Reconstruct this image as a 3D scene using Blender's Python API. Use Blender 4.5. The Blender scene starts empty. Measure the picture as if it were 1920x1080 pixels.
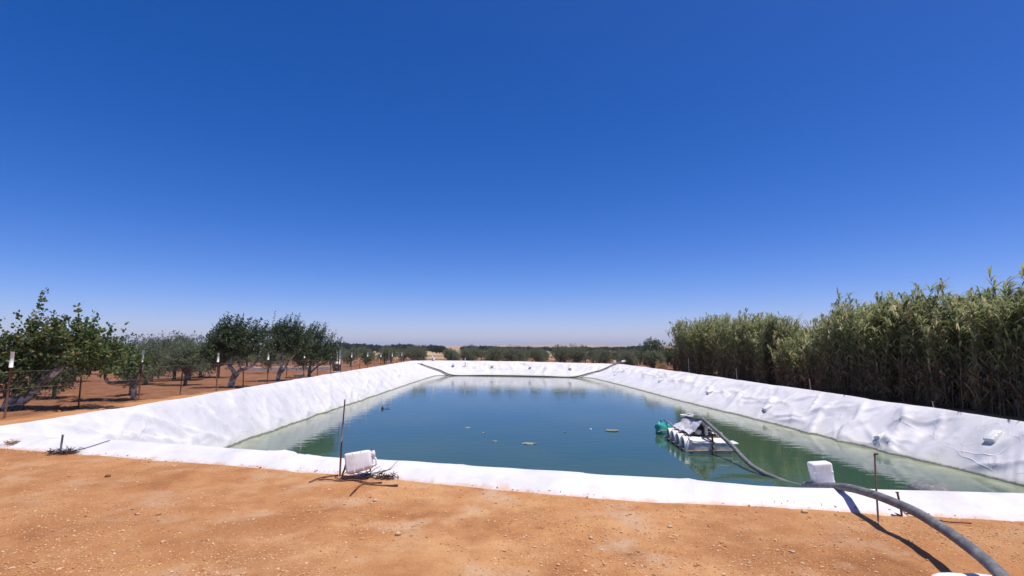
import bpy, math, random
import numpy as np
from mathutils import Vector, Matrix, noise, Euler
from mathutils.bvhtree import BVHTree

# ------------------------------------------------------------------ camera, sky, sun, exposure
SC = bpy.context.scene
COL = SC.collection
F = 960.0; CX = 960.0; CY = 540.0
CAM = Vector((0, 0, 1.6))
PITCH = math.atan((648 - 540) / F)
cam_d = bpy.data.cameras.new('camera'); cam = bpy.data.objects.new('camera', cam_d); COL.objects.link(cam)
cam.location = CAM; cam.rotation_euler = (math.pi / 2 + PITCH, 0, 0)
cam_d.sensor_width = 36; cam_d.lens = 18; cam_d.clip_start = 0.05; cam_d.clip_end = 20000
SC.camera = cam

SUN = Vector((0.23, -0.08, 0.97)).normalized()          # towards the sun
SUN_EL = math.asin(SUN.z); SUN_AZ = math.atan2(SUN.x, SUN.y)
W = bpy.data.worlds.new('World'); SC.world = W; W.use_nodes = True
nt = W.node_tree; nt.nodes.clear()
sky = nt.nodes.new('ShaderNodeTexSky'); sky.sky_type = 'NISHITA'; sky.sun_disc = False
sky.sun_elevation = SUN_EL; sky.sun_rotation = SUN_AZ
sky.air_density = 0.66; sky.dust_density = 0.7; sky.ozone_density = 3.0; sky.altitude = 100
wb = nt.nodes.new('ShaderNodeMixRGB'); wb.blend_type = 'MULTIPLY'; wb.inputs[0].default_value = 1; wb.inputs[2].default_value = (1.0, 0.875, 1.0, 1)
hs = nt.nodes.new('ShaderNodeHueSaturation'); hs.inputs['Saturation'].default_value = 1.40
bg = nt.nodes.new('ShaderNodeBackground'); bg.inputs['Strength'].default_value = 0.128
wo = nt.nodes.new('ShaderNodeOutputWorld')
nt.links.new(sky.outputs[0], wb.inputs[1]); nt.links.new(wb.outputs[0], hs.inputs['Color']); nt.links.new(hs.outputs[0], bg.inputs['Color'])
nt.links.new(bg.outputs[0], wo.inputs['Surface'])
sl = bpy.data.lights.new('sun', 'SUN'); sl.energy = 4.2; sl.angle = math.radians(0.53); sl.color = (1.0, 0.965, 0.91)
so = bpy.data.objects.new('sun', sl); COL.objects.link(so); so.location = (0, 0, 60)
so.rotation_euler = SUN.to_track_quat('Z', 'Y').to_euler()
vs = SC.view_settings; vs.view_transform = 'Standard'; vs.look = 'None'; vs.exposure = 0.25; vs.gamma = 1.0
vs.use_curve_mapping = False
SC.render.engine = 'CYCLES'
cy = SC.cycles; cy.use_denoising = True; cy.max_bounces = 6; cy.diffuse_bounces = 3; cy.glossy_bounces = 3
cy.transmission_bounces = 3; cy.transparent_max_bounces = 6; cy.volume_bounces = 0
cy.caustics_reflective = False; cy.caustics_refractive = False

# ------------------------------------------------------------------ helpers
R = random.Random(7)
NP = np.random.default_rng(11)

def ray(px, py):
    d = Vector(((px - CX) / F, 1.0, -(py - CY) / F))
    c, s = math.cos(PITCH), math.sin(PITCH)
    return Vector((d.x, d.y * c - d.z * s, d.y * s + d.z * c))
def at_z(px, py, z):
    d = ray(px, py); t = (z - CAM.z) / d.z
    return CAM + d * t
def at_y(px, py, y):
    d = ray(px, py); return CAM + d * (y / d.y)
def at_x(px, py, x):
    d = ray(px, py); return CAM + d * (x / d.x)

class MB:
    def __init__(s): s.v = []; s.f = []; s.n = 0
    def add(s, v, f):
        v = np.asarray(v, float).reshape(-1, 3)
        s.v.append(v); s.f.extend([[i + s.n for i in q] for q in f]); s.n += len(v)
    def addq(s, v, k=4):                                # v: (N,k,3) separate polygons
        v = np.asarray(v, float); N = v.shape[0]
        s.v.append(v.reshape(-1, 3)); idx = np.arange(N * k).reshape(N, k) + s.n
        s.f.extend(idx.tolist()); s.n += N * k
    def mesh(s, name, m, smooth=False):
        me = bpy.data.meshes.new(name)
        me.from_pydata(np.concatenate(s.v).tolist(), [], s.f)
        if m: me.materials.append(m)
        if smooth: me.polygons.foreach_set('use_smooth', [True] * len(me.polygons))
        me.update(); return me
    def build(s, name, m, parent=None, smooth=False):
        return link(name, s.mesh(name, m, smooth), parent)
def link(name, me, parent=None):
    o = bpy.data.objects.new(name, me); COL.objects.link(o); o.parent = parent; return o
def tag(o, label=None, cat=None, group=None, kind=None):
    if label: o['label'] = label
    if cat: o['category'] = cat
    if group: o['group'] = group
    if kind: o['kind'] = kind
    return o
def thing(name, loc, label, cat, group=None, rz=0, rot=None):
    o = bpy.data.objects.new(name, None); COL.objects.link(o); o.location = loc
    o.rotation_euler = rot if rot is not None else (0, 0, rz)
    o.empty_display_size = 0.2
    return tag(o, label, cat, group)
def copy_tree(o, parent=None):
    c = o.copy(); COL.objects.link(c); c.parent = parent
    for ch in list(o.children): copy_tree(ch, c)
    return c
def fbm(x, y, z=0.0, o=4):
    return noise.fractal(Vector((x, y, z)), 1.0, 2.0, o)

def frame(d):
    d = np.asarray(d, float); d = d / (np.linalg.norm(d) + 1e-9)
    u = np.cross(d, [0, 0, 1.0])
    if np.linalg.norm(u) < 1e-3: u = np.array([1.0, 0, 0])
    u /= np.linalg.norm(u); w = np.cross(u, d); return d, u, w
def tube(mb, pts, rad, k=8, cap=True, jit=0.0):
    pts = np.asarray(pts, float); n = len(pts)
    rad = np.full(n, rad) if np.isscalar(rad) else np.asarray(rad, float)
    vs_ = []; uprev = None
    for i in range(n):
        d = pts[min(i + 1, n - 1)] - pts[max(i - 1, 0)]
        d = d / (np.linalg.norm(d) + 1e-9)
        if uprev is None: _, u, w = frame(d)
        else:
            u = uprev - d * np.dot(uprev, d); u /= np.linalg.norm(u) + 1e-9; w = np.cross(u, d)
        uprev = u
        a = np.arange(k) * 2 * math.pi / k
        rr = rad[i] * (1 + (NP.uniform(-jit, jit, k) if jit else 0))
        vs_.append(pts[i] + np.outer(np.cos(a) * rr, u) + np.outer(np.sin(a) * rr, w))
    f = []
    for i in range(n - 1):
        for j in range(k):
            f.append([i * k + j, i * k + (j + 1) % k, (i + 1) * k + (j + 1) % k, (i + 1) * k + j])
    if cap: f.append(list(range(k))); f.append([(n - 1) * k + j for j in range(k)][::-1])
    mb.add(np.concatenate(vs_), f)
def catmull(pts, n=8):
    P = [np.asarray(p, float) for p in pts]; out = []
    P = [2 * P[0] - P[1]] + P + [2 * P[-1] - P[-2]]
    for i in range(1, len(P) - 2):
        for j in range(n):
            t = j / n; a, b, c, d = P[i - 1], P[i], P[i + 1], P[i + 2]
            out.append(0.5 * (2 * b + (c - a) * t + (2 * a - 5 * b + 4 * c - d) * t * t + (3 * b - a - 3 * c + d) * t ** 3))
    out.append(P[-2]); return np.array(out)
def box(mb, c, s, rot=None, bev=0.0):
    c = np.asarray(c, float); h = np.asarray(s, float) / 2
    if bev <= 0:
        v = np.array([[x, y, z] for x in (-1, 1) for y in (-1, 1) for z in (-1, 1)]) * h
        f = [[0, 1, 3, 2], [4, 6, 7, 5], [0, 4, 5, 1], [2, 3, 7, 6], [0, 2, 6, 4], [1, 5, 7, 3]]
    else:
        import bmesh
        bm = bmesh.new(); bmesh.ops.create_cube(bm, size=1)
        for q in bm.verts: q.co = Vector((q.co.x * s[0], q.co.y * s[1], q.co.z * s[2]))
        bmesh.ops.bevel(bm, geom=bm.edges[:], offset=bev, segments=3, affect='EDGES', profile=0.6)
        bm.verts.index_update()
        v = np.array([q.co[:] for q in bm.verts]); f = [[q.index for q in p.verts] for p in bm.faces]; bm.free()
    if rot is not None: v = v @ np.array(rot.to_3x3()).T
    mb.add(v + c, f)
def lathe(mb, prof, k=16, axis='z', c=(0, 0, 0)):
    a = np.arange(k) * 2 * math.pi / k; v = []; f = []
    for r, z in prof: v += [[r * math.cos(t), r * math.sin(t), z] for t in a]
    for i in range(len(prof) - 1):
        for j in range(k): f.append([i * k + j, i * k + (j + 1) % k, (i + 1) * k + (j + 1) % k, (i + 1) * k + j])
    f.append(list(range(k))[::-1]); f.append([(len(prof) - 1) * k + j for j in range(k)])
    v = np.array(v)
    if axis == 'x': v = v[:, [2, 0, 1]]
    if axis == 'y': v = v[:, [1, 2, 0]]
    mb.add(v + np.asarray(c, float), f)

ONES = ['', 'first', 'second', 'third', 'fourth', 'fifth', 'sixth', 'seventh', 'eighth', 'ninth', 'tenth', 'eleventh', 'twelfth', 'thirteenth', 'fourteenth', 'fifteenth', 'sixteenth', 'seventeenth', 'eighteenth', 'nineteenth']
TENS = {2: ('twenty', 'twentieth'), 3: ('thirty', 'thirtieth'), 4: ('forty', 'fortieth'), 5: ('fifty', 'fiftieth'), 6: ('sixty', 'sixtieth')}
def ordinal(n):
    if n < 20: return ONES[n]
    t, o = divmod(n, 10); return TENS[t][1] if o == 0 else TENS[t][0] + '-' + ONES[o]

# ------------------------------------------------------------------ materials
class NT:
    def __init__(s, name):
        s.m = bpy.data.materials.new(name); s.m.use_nodes = True
        s.t = s.m.node_tree; s.b = s.t.nodes['Principled BSDF']; s.o = s.t.nodes['Material Output']
    def n(s, ty, **kw):
        q = s.t.nodes.new('ShaderNode' + ty)
        for k, v in kw.items(): setattr(q, k, v)
        return q
    def l(s, a, b): s.t.links.new(a, b)
    def pos(s):
        return s.n('NewGeometry').outputs['Position']
    def obj(s): return s.n('TexCoord').outputs['Object']
    def noise(s, vec, scale, detail=4, rough=0.55, stretch=None):
        if stretch:
            mp = s.n('Mapping'); mp.inputs['Scale'].default_value = stretch; s.l(vec, mp.inputs['Vector']); vec = mp.outputs[0]
        q = s.n('TexNoise'); q.inputs['Scale'].default_value = scale; q.inputs['Detail'].default_value = detail
        q.inputs['Roughness'].default_value = rough; s.l(vec, q.inputs['Vector']); return q.outputs['Fac']
    def ramp(s, fac, stops, interp='LINEAR'):
        q = s.n('ValToRGB'); q.color_ramp.interpolation = interp; e = q.color_ramp.elements
        while len(e) < len(stops): e.new(0.5)
        for i, (p, c) in enumerate(stops):
            e[i].position = p; e[i].color = (c, c, c, 1) if np.isscalar(c) else (*c, 1)
        s.l(fac, q.inputs[0]); return q.outputs[0]
    def mix(s, fac, a, b, mode='MIX'):
        q = s.n('MixRGB', blend_type=mode)
        for i, v in zip((0, 1, 2), (fac, a, b)):
            if hasattr(v, 'is_output'): s.l(v, q.inputs[i])
            elif i == 0: q.inputs[0].default_value = v
            else: q.inputs[i].default_value = (*v, 1)
        return q.outputs[0]
    def math(s, op, a, b=None, clamp=False):
        q = s.n('Math', operation=op); q.use_clamp = clamp
        for i, v in enumerate((a, b)):
            if v is None: continue
            if hasattr(v, 'is_output'): s.l(v, q.inputs[i])
            else: q.inputs[i].default_value = v
        return q.outputs[0]
    def maprange(s, v, a, b, c=0.0, d=1.0):
        q = s.n('MapRange', interpolation_type='SMOOTHSTEP'); s.l(v, q.inputs[0])
        for i, x in zip((1, 2, 3, 4), (a, b, c, d)): q.inputs[i].default_value = x
        return q.outputs[0]
    def bump(s, h, strength, dist):
        q = s.n('Bump'); q.inputs['Strength'].default_value = strength; q.inputs['Distance'].default_value = dist
        s.l(h, q.inputs['Height']); s.l(q.outputs[0], s.b.inputs['Normal']); return q
    def col(s, c):
        if hasattr(c, 'is_output'): s.l(c, s.b.inputs['Base Color'])
        else: s.b.inputs['Base Color'].default_value = (*c, 1)
        return s
    def set(s, rough=0.6, spec=0.4, metal=0.0):
        s.b.inputs['Roughness'].default_value = rough; s.b.inputs['Specular IOR Level'].default_value = spec
        s.b.inputs['Metallic'].default_value = metal; return s

def simple(name, c, c2=None, rough=0.6, scale=8, spec=0.4, metal=0.0, bump=0.0, obj=True, lo=0.35, hi=0.7):
    t = NT(name); v = t.obj() if obj else t.pos()
    f = t.noise(v, scale, 5, 0.65)
    t.col(t.ramp(f, [(lo, c), (hi, c2 if c2 else tuple(x * 0.75 for x in c))])).set(rough, spec, metal)
    if bump: t.bump(t.noise(v, scale * 4, 4), bump, 0.01)
    return t.m

def leafmat(name, stops, trans=0.25, rough=0.55):
    t = NT(name); g = t.n('NewGeometry'); oi = t.n('ObjectInfo')
    f = t.math('ADD', t.math('MULTIPLY', g.outputs['Random Per Island'], 0.9), t.math('MULTIPLY', oi.outputs['Random'], 0.1))
    c = t.ramp(f, stops); t.col(c).set(rough, 0.35)
    tr = t.n('BsdfTranslucent'); t.l(c, tr.inputs['Color'])
    mx = t.n('MixShader'); mx.inputs[0].default_value = trans
    t.l(t.b.outputs[0], mx.inputs[1]); t.l(tr.outputs[0], mx.inputs[2]); t.l(mx.outputs[0], t.o.inputs['Surface'])
    return t.m

def mat_ground():
    t = NT('bare_soil'); p = t.pos(); sp = t.n('SeparateXYZ'); t.l(p, sp.inputs[0])
    x, y = sp.outputs[0], sp.outputs[1]
    big = t.noise(p, 0.9, 5, 0.6); mid = t.noise(p, 4.5, 5, 0.65); fine = t.noise(p, 55, 4, 0.75)
    near = t.ramp(big, [(0.30, (0.29, 0.115, 0.046)), (0.44, (0.56, 0.265, 0.106)), (0.60, (0.64, 0.345, 0.155)), (0.75, (0.57, 0.285, 0.130))])
    near = t.mix(t.ramp(mid, [(0.44, 0.0), (0.68, 0.5)]), near, (0.40, 0.165, 0.060))
    near = t.mix(t.ramp(t.noise(p, 0.75, 4, 0.6), [(0.50, 0.0), (0.62, 0.7)]), near, (0.36, 0.145, 0.056))
    near = t.mix(t.ramp(t.noise(p, 2.1, 3, 0.5), [(0.54, 0.0), (0.70, 0.35)]), near, (0.34, 0.145, 0.062))
    near = t.mix(t.ramp(t.noise(p, 1.5, 4, 0.6, (1, 1, 1)), [(0.32, 0.75), (0.46, 0.0)]), near, (0.60, 0.40, 0.25))
    ax = t.math('ABSOLUTE', t.math('ADD', x, t.math('MULTIPLY', t.math('SUBTRACT', t.noise(p, 0.5, 3), 0.5), 4.0)))
    near = t.mix(t.maprange(ax, 0.8, 3.6, 0.0, 0.3), near, (0.335, 0.135, 0.052))      # less trodden, redder soil either side of the path
    near = t.mix(t.ramp(fine, [(0.5, 0.0), (0.78, 0.5)]), near, (0.66, 0.43, 0.22))
    near = t.mix(t.ramp(fine, [(0.22, 0.6), (0.44, 0.0)]), near, (0.34, 0.13, 0.045))
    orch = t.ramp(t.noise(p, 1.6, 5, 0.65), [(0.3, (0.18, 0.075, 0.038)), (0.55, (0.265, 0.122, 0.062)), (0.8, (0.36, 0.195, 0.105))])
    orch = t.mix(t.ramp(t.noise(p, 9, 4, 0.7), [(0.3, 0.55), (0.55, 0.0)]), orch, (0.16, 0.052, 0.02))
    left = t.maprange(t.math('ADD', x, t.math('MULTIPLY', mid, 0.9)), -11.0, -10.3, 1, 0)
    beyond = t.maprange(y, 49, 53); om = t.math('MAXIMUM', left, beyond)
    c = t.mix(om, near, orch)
    fieldn = t.noise(p, 0.006, 3, 0.5, (0.35, 1.4, 1))
    field = t.ramp(fieldn, [(0.36, (0.33, 0.20, 0.10)), (0.46, (0.50, 0.37, 0.20)), (0.55, (0.30, 0.19, 0.10)), (0.64, (0.22, 0.19, 0.09))])
    c = t.mix(t.maprange(y, 110, 150), c, field)
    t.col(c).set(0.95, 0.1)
    h = t.math('ADD', t.math('MULTIPLY', mid, 1.0), t.math('MULTIPLY', fine, 0.5))
    t.bump(h, 0.85, 0.05)
    return t.m
def mat_liner():
    t = NT('white_liner'); p = t.pos(); sp = t.n('SeparateXYZ'); t.l(p, sp.inputs[0]); z = sp.outputs[2]
    n1 = t.noise(p, 1.3, 5, 0.6); n2 = t.noise(p, 7, 4, 0.6)
    c = t.ramp(n1, [(0.35, (0.71, 0.68, 0.675)), (0.7, (0.60, 0.58, 0.58))])
    c = t.mix(t.ramp(t.noise(p, 2.6, 6, 0.7), [(0.55, 0.0), (0.75, 0.45)]), c, (0.62, 0.46, 0.34))       # dusty soil smears
    c = t.mix(t.ramp(t.noise(p, 1.1, 6, 0.75, (1, 1, 0.45)), [(0.50, 0.0), (0.70, 0.7)]), c, (0.50, 0.49, 0.50))   # grey grime
    zz = t.math('ADD', z, t.math('MULTIPLY', t.math('SUBTRACT', n2, 0.5), 0.07))
    c = t.mix(t.maprange(zz, -1.39, -1.05, 0.5, 0.0), c, (0.56, 0.55, 0.44))                              # dried algae band
    c = t.mix(t.maprange(zz, -1.385, -1.33, 0.9, 0.0), c, (0.10, 0.10, 0.07))                             # scum line
    at = t.n('Attribute'); at.attribute_name = 'hem'
    low = t.math('MULTIPLY', t.maprange(t.math('ADD', at.outputs['Fac'], t.math('MULTIPLY', t.math('SUBTRACT', n2, 0.5), 1.1)), 0.55, 0.95), 0.75)
    c = t.mix(low, c, (0.58, 0.36, 0.22))                                                                 # soil trodden on to the hem
    t.col(c).set(0.55, 0.35)
    def crumple(scale, dist):
        nz = t.n('TexNoise'); nz.inputs['Scale'].default_value = scale * 0.8; nz.inputs['Detail'].default_value = 3; t.l(p, nz.inputs['Vector'])
        ad = t.n('VectorMath', operation='MULTIPLY_ADD'); t.l(nz.outputs['Color'], ad.inputs[0]); ad.inputs[1].default_value = (dist, dist, dist); t.l(p, ad.inputs[2])
        vo = t.n('TexVoronoi'); vo.inputs['Scale'].default_value = scale; t.l(ad.outputs[0], vo.inputs['Vector']); return vo.outputs['Distance']
    def crease(scale, dist, wid):
        nz = t.n('TexNoise'); nz.inputs['Scale'].default_value = scale * 0.7; nz.inputs['Detail'].default_value = 2; t.l(p, nz.inputs['Vector'])
        ad = t.n('VectorMath', operation='MULTIPLY_ADD'); t.l(nz.outputs['Color'], ad.inputs[0]); ad.inputs[1].default_value = (dist, dist, dist); t.l(p, ad.inputs[2])
        vo = t.n('TexVoronoi', feature='DISTANCE_TO_EDGE'); vo.inputs['Scale'].default_value = scale; t.l(ad.outputs[0], vo.inputs['Vector'])
        return t.ramp(vo.outputs['Distance'], [(0.0, 1.0), (wid, 0.25), (wid * 3.5, 0.0)])
    patch = t.ramp(t.noise(p, 0.5, 3), [(0.38, 0.15), (0.62, 1.0)])
    slope = t.math('SUBTRACT', 1.0, t.math('MULTIPLY', at.outputs['Fac'], 1.0))
    hgt = t.math('ADD', t.math('MULTIPLY', crumple(0.8, 0.9), 0.30), t.math('ADD', t.math('MULTIPLY', t.math('MULTIPLY', crease(0.75, 1.3, 0.02), t.ramp(t.noise(p, 1.3, 2), [(0.42, 0.0), (0.6, 1.0)])), 0.13), t.math('MULTIPLY', t.math('MULTIPLY', crease(1.9, 0.5, 0.03), t.ramp(t.noise(p, 1.9, 2), [(0.45, 0.0), (0.6, 1.0)])), 0.06)))
    hgt = t.math('MULTIPLY', t.math('MULTIPLY', hgt, patch), t.maprange(z, -0.06, -0.35, 0.12, 1.0))
    t.bump(t.math('ADD', hgt, t.math('MULTIPLY', t.noise(p, 30, 3), 0.012)), 0.8, 0.16)
    return t.m
def mat_water():
    t = NT('pond_water'); p = t.pos()
    c = t.ramp(t.noise(p, 0.25, 3), [(0.35, (0.033, 0.078, 0.053)), (0.65, (0.050, 0.090, 0.048))])
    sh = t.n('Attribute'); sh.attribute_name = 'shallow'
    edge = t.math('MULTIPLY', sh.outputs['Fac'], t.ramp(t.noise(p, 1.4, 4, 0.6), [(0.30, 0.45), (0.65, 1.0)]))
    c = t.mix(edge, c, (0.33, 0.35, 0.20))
    t.col(c).set(0.02, 0.5); t.b.inputs['IOR'].default_value = 1.333
    h = t.math('ADD', t.noise(p, 2.2, 3, 0.5, (0.55, 1.6, 1)), t.math('MULTIPLY', t.noise(p, 9, 2, 0.5, (0.5, 1.5, 1)), 0.18))
    t.bump(h, 0.10, 0.05)
    return t.m

M = dict(
    ground=mat_ground(), liner=mat_liner(), water=mat_water(),
    hill=simple('far_hill', (0.40, 0.30, 0.20), (0.24, 0.20, 0.12), 0.95, 0.006, 0.1, obj=False),
    bark=simple('grey_bark', (0.20, 0.155, 0.12), (0.075, 0.055, 0.042), 0.9, 9, 0.2, bump=0.8),
    lime=simple('limewashed_bark', (0.62, 0.57, 0.52), (0.13, 0.095, 0.07), 0.9, 5, 0.2, bump=0.8, lo=0.40, hi=0.54),
    fig=leafmat('broad_leaf', [(0.0, (0.03, 0.065, 0.022)), (0.45, (0.11, 0.165, 0.055)), (0.80, (0.20, 0.24, 0.085)), (0.90, (0.28, 0.27, 0.09)), (0.96, (0.55, 0.40, 0.14))], 0.5),
    carob=leafmat('dark_leaf', [(0.0, (0.025, 0.048, 0.025)), (0.6, (0.11, 0.15, 0.07)), (1.0, (0.22, 0.25, 0.13))], 0.5),
    olive=leafmat('olive_leaf', [(0.0, (0.12, 0.15, 0.08)), (0.55, (0.20, 0.225, 0.13)), (1.0, (0.30, 0.315, 0.21))], 0.5),
    far=leafmat('far_leaf', [(0.0, (0.03, 0.045, 0.025)), (0.6, (0.055, 0.07, 0.035)), (1.0, (0.09, 0.105, 0.055))], 0.2),
    reed=leafmat('reed_leaf', [(0.0, (0.13, 0.17, 0.065)), (0.45, (0.27, 0.30, 0.12)), (0.78, (0.40, 0.405, 0.19)), (0.92, (0.60, 0.53, 0.31))], 0.5),
    reeddry=leafmat('dry_reed_leaf', [(0.0, (0.16, 0.11, 0.065)), (0.6, (0.28, 0.20, 0.12)), (1.0, (0.44, 0.33, 0.20))], 0.45),
    cane=leafmat('reed_cane', [(0.0, (0.06, 0.045, 0.025)), (0.5, (0.12, 0.09, 0.05)), (1.0, (0.20, 0.155, 0.085))], 0.0),
    dry=leafmat('dry_grass', [(0.0, (0.30, 0.19, 0.09)), (1.0, (0.52, 0.36, 0.19))], 0.2),
    weed=leafmat('dead_weed', [(0.0, (0.04, 0.025, 0.02)), (1.0, (0.16, 0.10, 0.07))], 0.1),
    rust=simple('rusty_steel', (0.16, 0.065, 0.035), (0.07, 0.032, 0.022), 0.85, 14, 0.3, bump=0.5),
    steel=simple('grey_steel', (0.32, 0.33, 0.34), (0.20, 0.20, 0.20), 0.5, 10, 0.5, 0.4),
    paint=simple('white_paint', (0.80, 0.78, 0.73), (0.55, 0.48, 0.40), 0.7, 12, lo=0.5, hi=0.8),
    wire=simple('galvanised_wire', (0.25, 0.24, 0.23), None, 0.6, 10, 0.5, 0.3),
    plastic=simple('white_plastic', (0.78, 0.76, 0.73), (0.56, 0.50, 0.43), 0.5, 6, 0.4, lo=0.48, hi=0.78),
    plasticg=simple('weathered_plastic', (0.66, 0.64, 0.62), (0.33, 0.30, 0.26), 0.6, 6, 0.3, lo=0.42, hi=0.75),
    plate=simple('shaded_end_plastic', (0.30, 0.30, 0.32), (0.20, 0.20, 0.21), 0.6, 6, 0.4),  # drum end plates: shade of the recessed faces put into a darker grey
    sheet=simple('sheet_metal_roof', (0.66, 0.62, 0.63), (0.50, 0.47, 0.48), 0.6, 5, 0.4),
    pipe=simple('black_polythene_pipe', (0.12, 0.12, 0.122), (0.27, 0.255, 0.24), 0.65, 11, 0.3, lo=0.42, hi=0.72, bump=0.15),
    farpipe=simple('grey_float_line', (0.17, 0.155, 0.145), (0.10, 0.09, 0.085), 0.7, 3),
    dark=simple('dark_machine', (0.045, 0.04, 0.042), (0.09, 0.06, 0.05), 0.6, 9),
    teal=simple('turquoise_plastic', (0.035, 0.36, 0.31), (0.03, 0.25, 0.22), 0.5, 6, lo=0.4, hi=0.7),
    rope=simple('pale_rope', (0.48, 0.46, 0.42), (0.33, 0.30, 0.26), 0.9, 20),
    wood=simple('grey_timber', (0.34, 0.27, 0.20), (0.19, 0.14, 0.10), 0.9, 10, 0.2, bump=0.6),
    twig=simple('dry_branch', (0.20, 0.095, 0.06), (0.11, 0.055, 0.04), 0.9, 12, 0.2),
    conc=simple('pale_concrete', (0.58, 0.52, 0.46), (0.42, 0.36, 0.30), 0.9, 5, 0.2, bump=0.4),
    scum=simple('floating_scum', (0.36, 0.33, 0.27), (0.22, 0.21, 0.16), 0.9, 20, 0.2),
    stone=simple('limestone', (0.60, 0.44, 0.29), (0.44, 0.28, 0.16), 0.95, 10, 0.2, bump=0.6),
    yellow=simple('yellowish_board', (0.55, 0.42, 0.22), (0.40, 0.28, 0.14), 0.8, 6),
)
def mat_pebble():
    t = NT('pebbles'); g = t.n('NewGeometry')
    c = t.ramp(g.outputs['Random Per Island'], [(0.0, (0.38, 0.17, 0.075)), (0.4, (0.50, 0.27, 0.13)), (0.7, (0.60, 0.37, 0.19)), (1.0, (0.68, 0.47, 0.27))])
    t.col(c).set(0.95, 0.15); return t.m
M['pebble'] = mat_pebble()

# ------------------------------------------------------------------ terrain and pond
WZ = -1.40
def gz(x, y):
    z = 0.0
    if x > 7: z -= 0.36 * min(1.0, (x - 7) / 5.5)
    if y > 12: z -= 0.014 * (min(y, 200) - 12)
    return z
# stations round the pond: (outer xy, crest xy, crest z, water xy)
ST = [
    ((-10.5, 8.95), (-9.5, 9.25), 0.09, (-8.2, 12.2)),
    ((-8.2, 8.15), (-8.0, 8.75), 0.12, (-6.6, 11.9)),
    ((-5.6, 7.45), (-5.3, 7.95), 0.14, (-4.4, 10.9)),
    ((-3.3, 6.80), (-3.05, 7.18), 0.14, (-2.3, 9.9)),
    ((-1.5, 6.28), (-1.3, 6.75), 0.14, (-0.5, 9.3)),
    ((0.0, 5.72), (0.2, 6.30), 0.15, (0.8, 8.9)),
    ((1.5, 5.30), (1.7, 5.78), 0.15, (2.2, 8.5)),
    ((2.6, 5.22), (2.7, 5.50), 0.13, (3.1, 8.2)),
    ((3.5, 4.98), (3.6, 5.48), 0.12, (3.8, 8.0)),
    ((4.8, 4.72), (5.2, 5.36), 0.14, (5.4, 7.8)),
    ((7.5, 4.2), (7.7, 4.85), 0.06, (8.0, 7.2)),
    ((12.6, 3.4), (11.9, 4.2), -0.12, (10.6, 7.0)),
    ((12.8, 7.5), (12.15, 7.6), -0.17, (11.2, 9.3)),
    ((12.75, 12.3), (12.1, 12.3), -0.19, (11.0, 11.5)),
    ((12.75, 16.0), (12.1, 16.0), -0.19, (10.5, 15.8)),
    ((12.75, 21.5), (12.1, 21.5), -0.19, (10.0, 20.6)),
    ((12.5, 31.0), (11.8, 31.0), -0.19, (9.1, 28.5)),
    ((12.1, 42.0), (11.3, 42.0), -0.19, (8.3, 39.0)),
    ((11.6, 51.2), (10.6, 50.6), -0.19, (7.3, 48.6)),
    ((7.0, 52.6), (6.8, 51.7), -0.12, (5.6, 49.4)),
    ((0.0, 55.2), (0.0, 54.3), -0.03, (0.0, 51.6)),
    ((-6.0, 56.7), (-6.0, 55.8), 0.0, (-5.0, 52.4)),
    ((-11.7, 57.0), (-10.8, 55.6), 0.0, (-7.6, 52.2)),
    ((-11.2, 44.0), (-10.4, 44.0), 0.03, (-8.0, 43.0)),
    ((-10.7, 33.0), (-10.0, 33.0), 0.06, (-8.2, 32.0)),
    ((-10.3, 24.0), (-9.75, 24.0), 0.09, (-8.45, 23.6)),
    ((-10.1, 16.5), (-9.55, 16.5), 0.10, (-8.5, 17.0)),
    ((-10.2, 11.6), (-9.5, 11.7), 0.09, (-8.4, 13.8)),
]
def loop_resample(keys, seg):
    out = []
    for i in range(len(keys)):
        a, b = np.array(keys[i], float), np.array(keys[(i + 1) % len(keys)], float)
        for j in range(seg[i]): out.append(a + (b - a) * j / seg[i])
    return np.array(out)
segs = []
for i in range(len(ST)):
    a, b = np.array(ST[i][1]), np.array(ST[(i + 1) % len(ST)][1]); m = (a + b) / 2
    step = 0.06 if m[1] < 12 else (0.085 if m[1] < 26 else 0.15)
    segs.append(max(3, int(np.linalg.norm(b - a) / step)))
def smooth_loop(a, w, it=2):
    k = np.arange(-w, w + 1)
    for _ in range(it): a = np.mean([np.roll(a, i, 0) for i in k], 0)
    return a
OUT = smooth_loop(loop_resample([s[0] for s in ST], segs), 5)
CRE = smooth_loop(loop_resample([s[1] for s in ST], segs), 6)
CRZ = smooth_loop(loop_resample([[s[2]] for s in ST], segs), 8)[:, 0]
WAT = smooth_loop(loop_resample([s[3] for s in ST], segs), 7)
NS = len(OUT)
arc = np.concatenate([[0], np.cumsum(np.linalg.norm(np.diff(CRE, axis=0), axis=1))])
near_w = np.array([1.0 if 3.0 < p[1] < 9.3 - 0.22 * (p[0] + 9.5) + 0.6 else 0.0 for p in CRE]); near_w = smooth_loop(near_w[:, None], 12)[:, 0]
CEN = np.array([0.4, 29.0])

T_B = [0.0, 0.10, 0.30, 0.55, 0.8, 1.0]                    # berm: outer hem -> crest
NSL = 58                                                    # slope: crest -> below water
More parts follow.
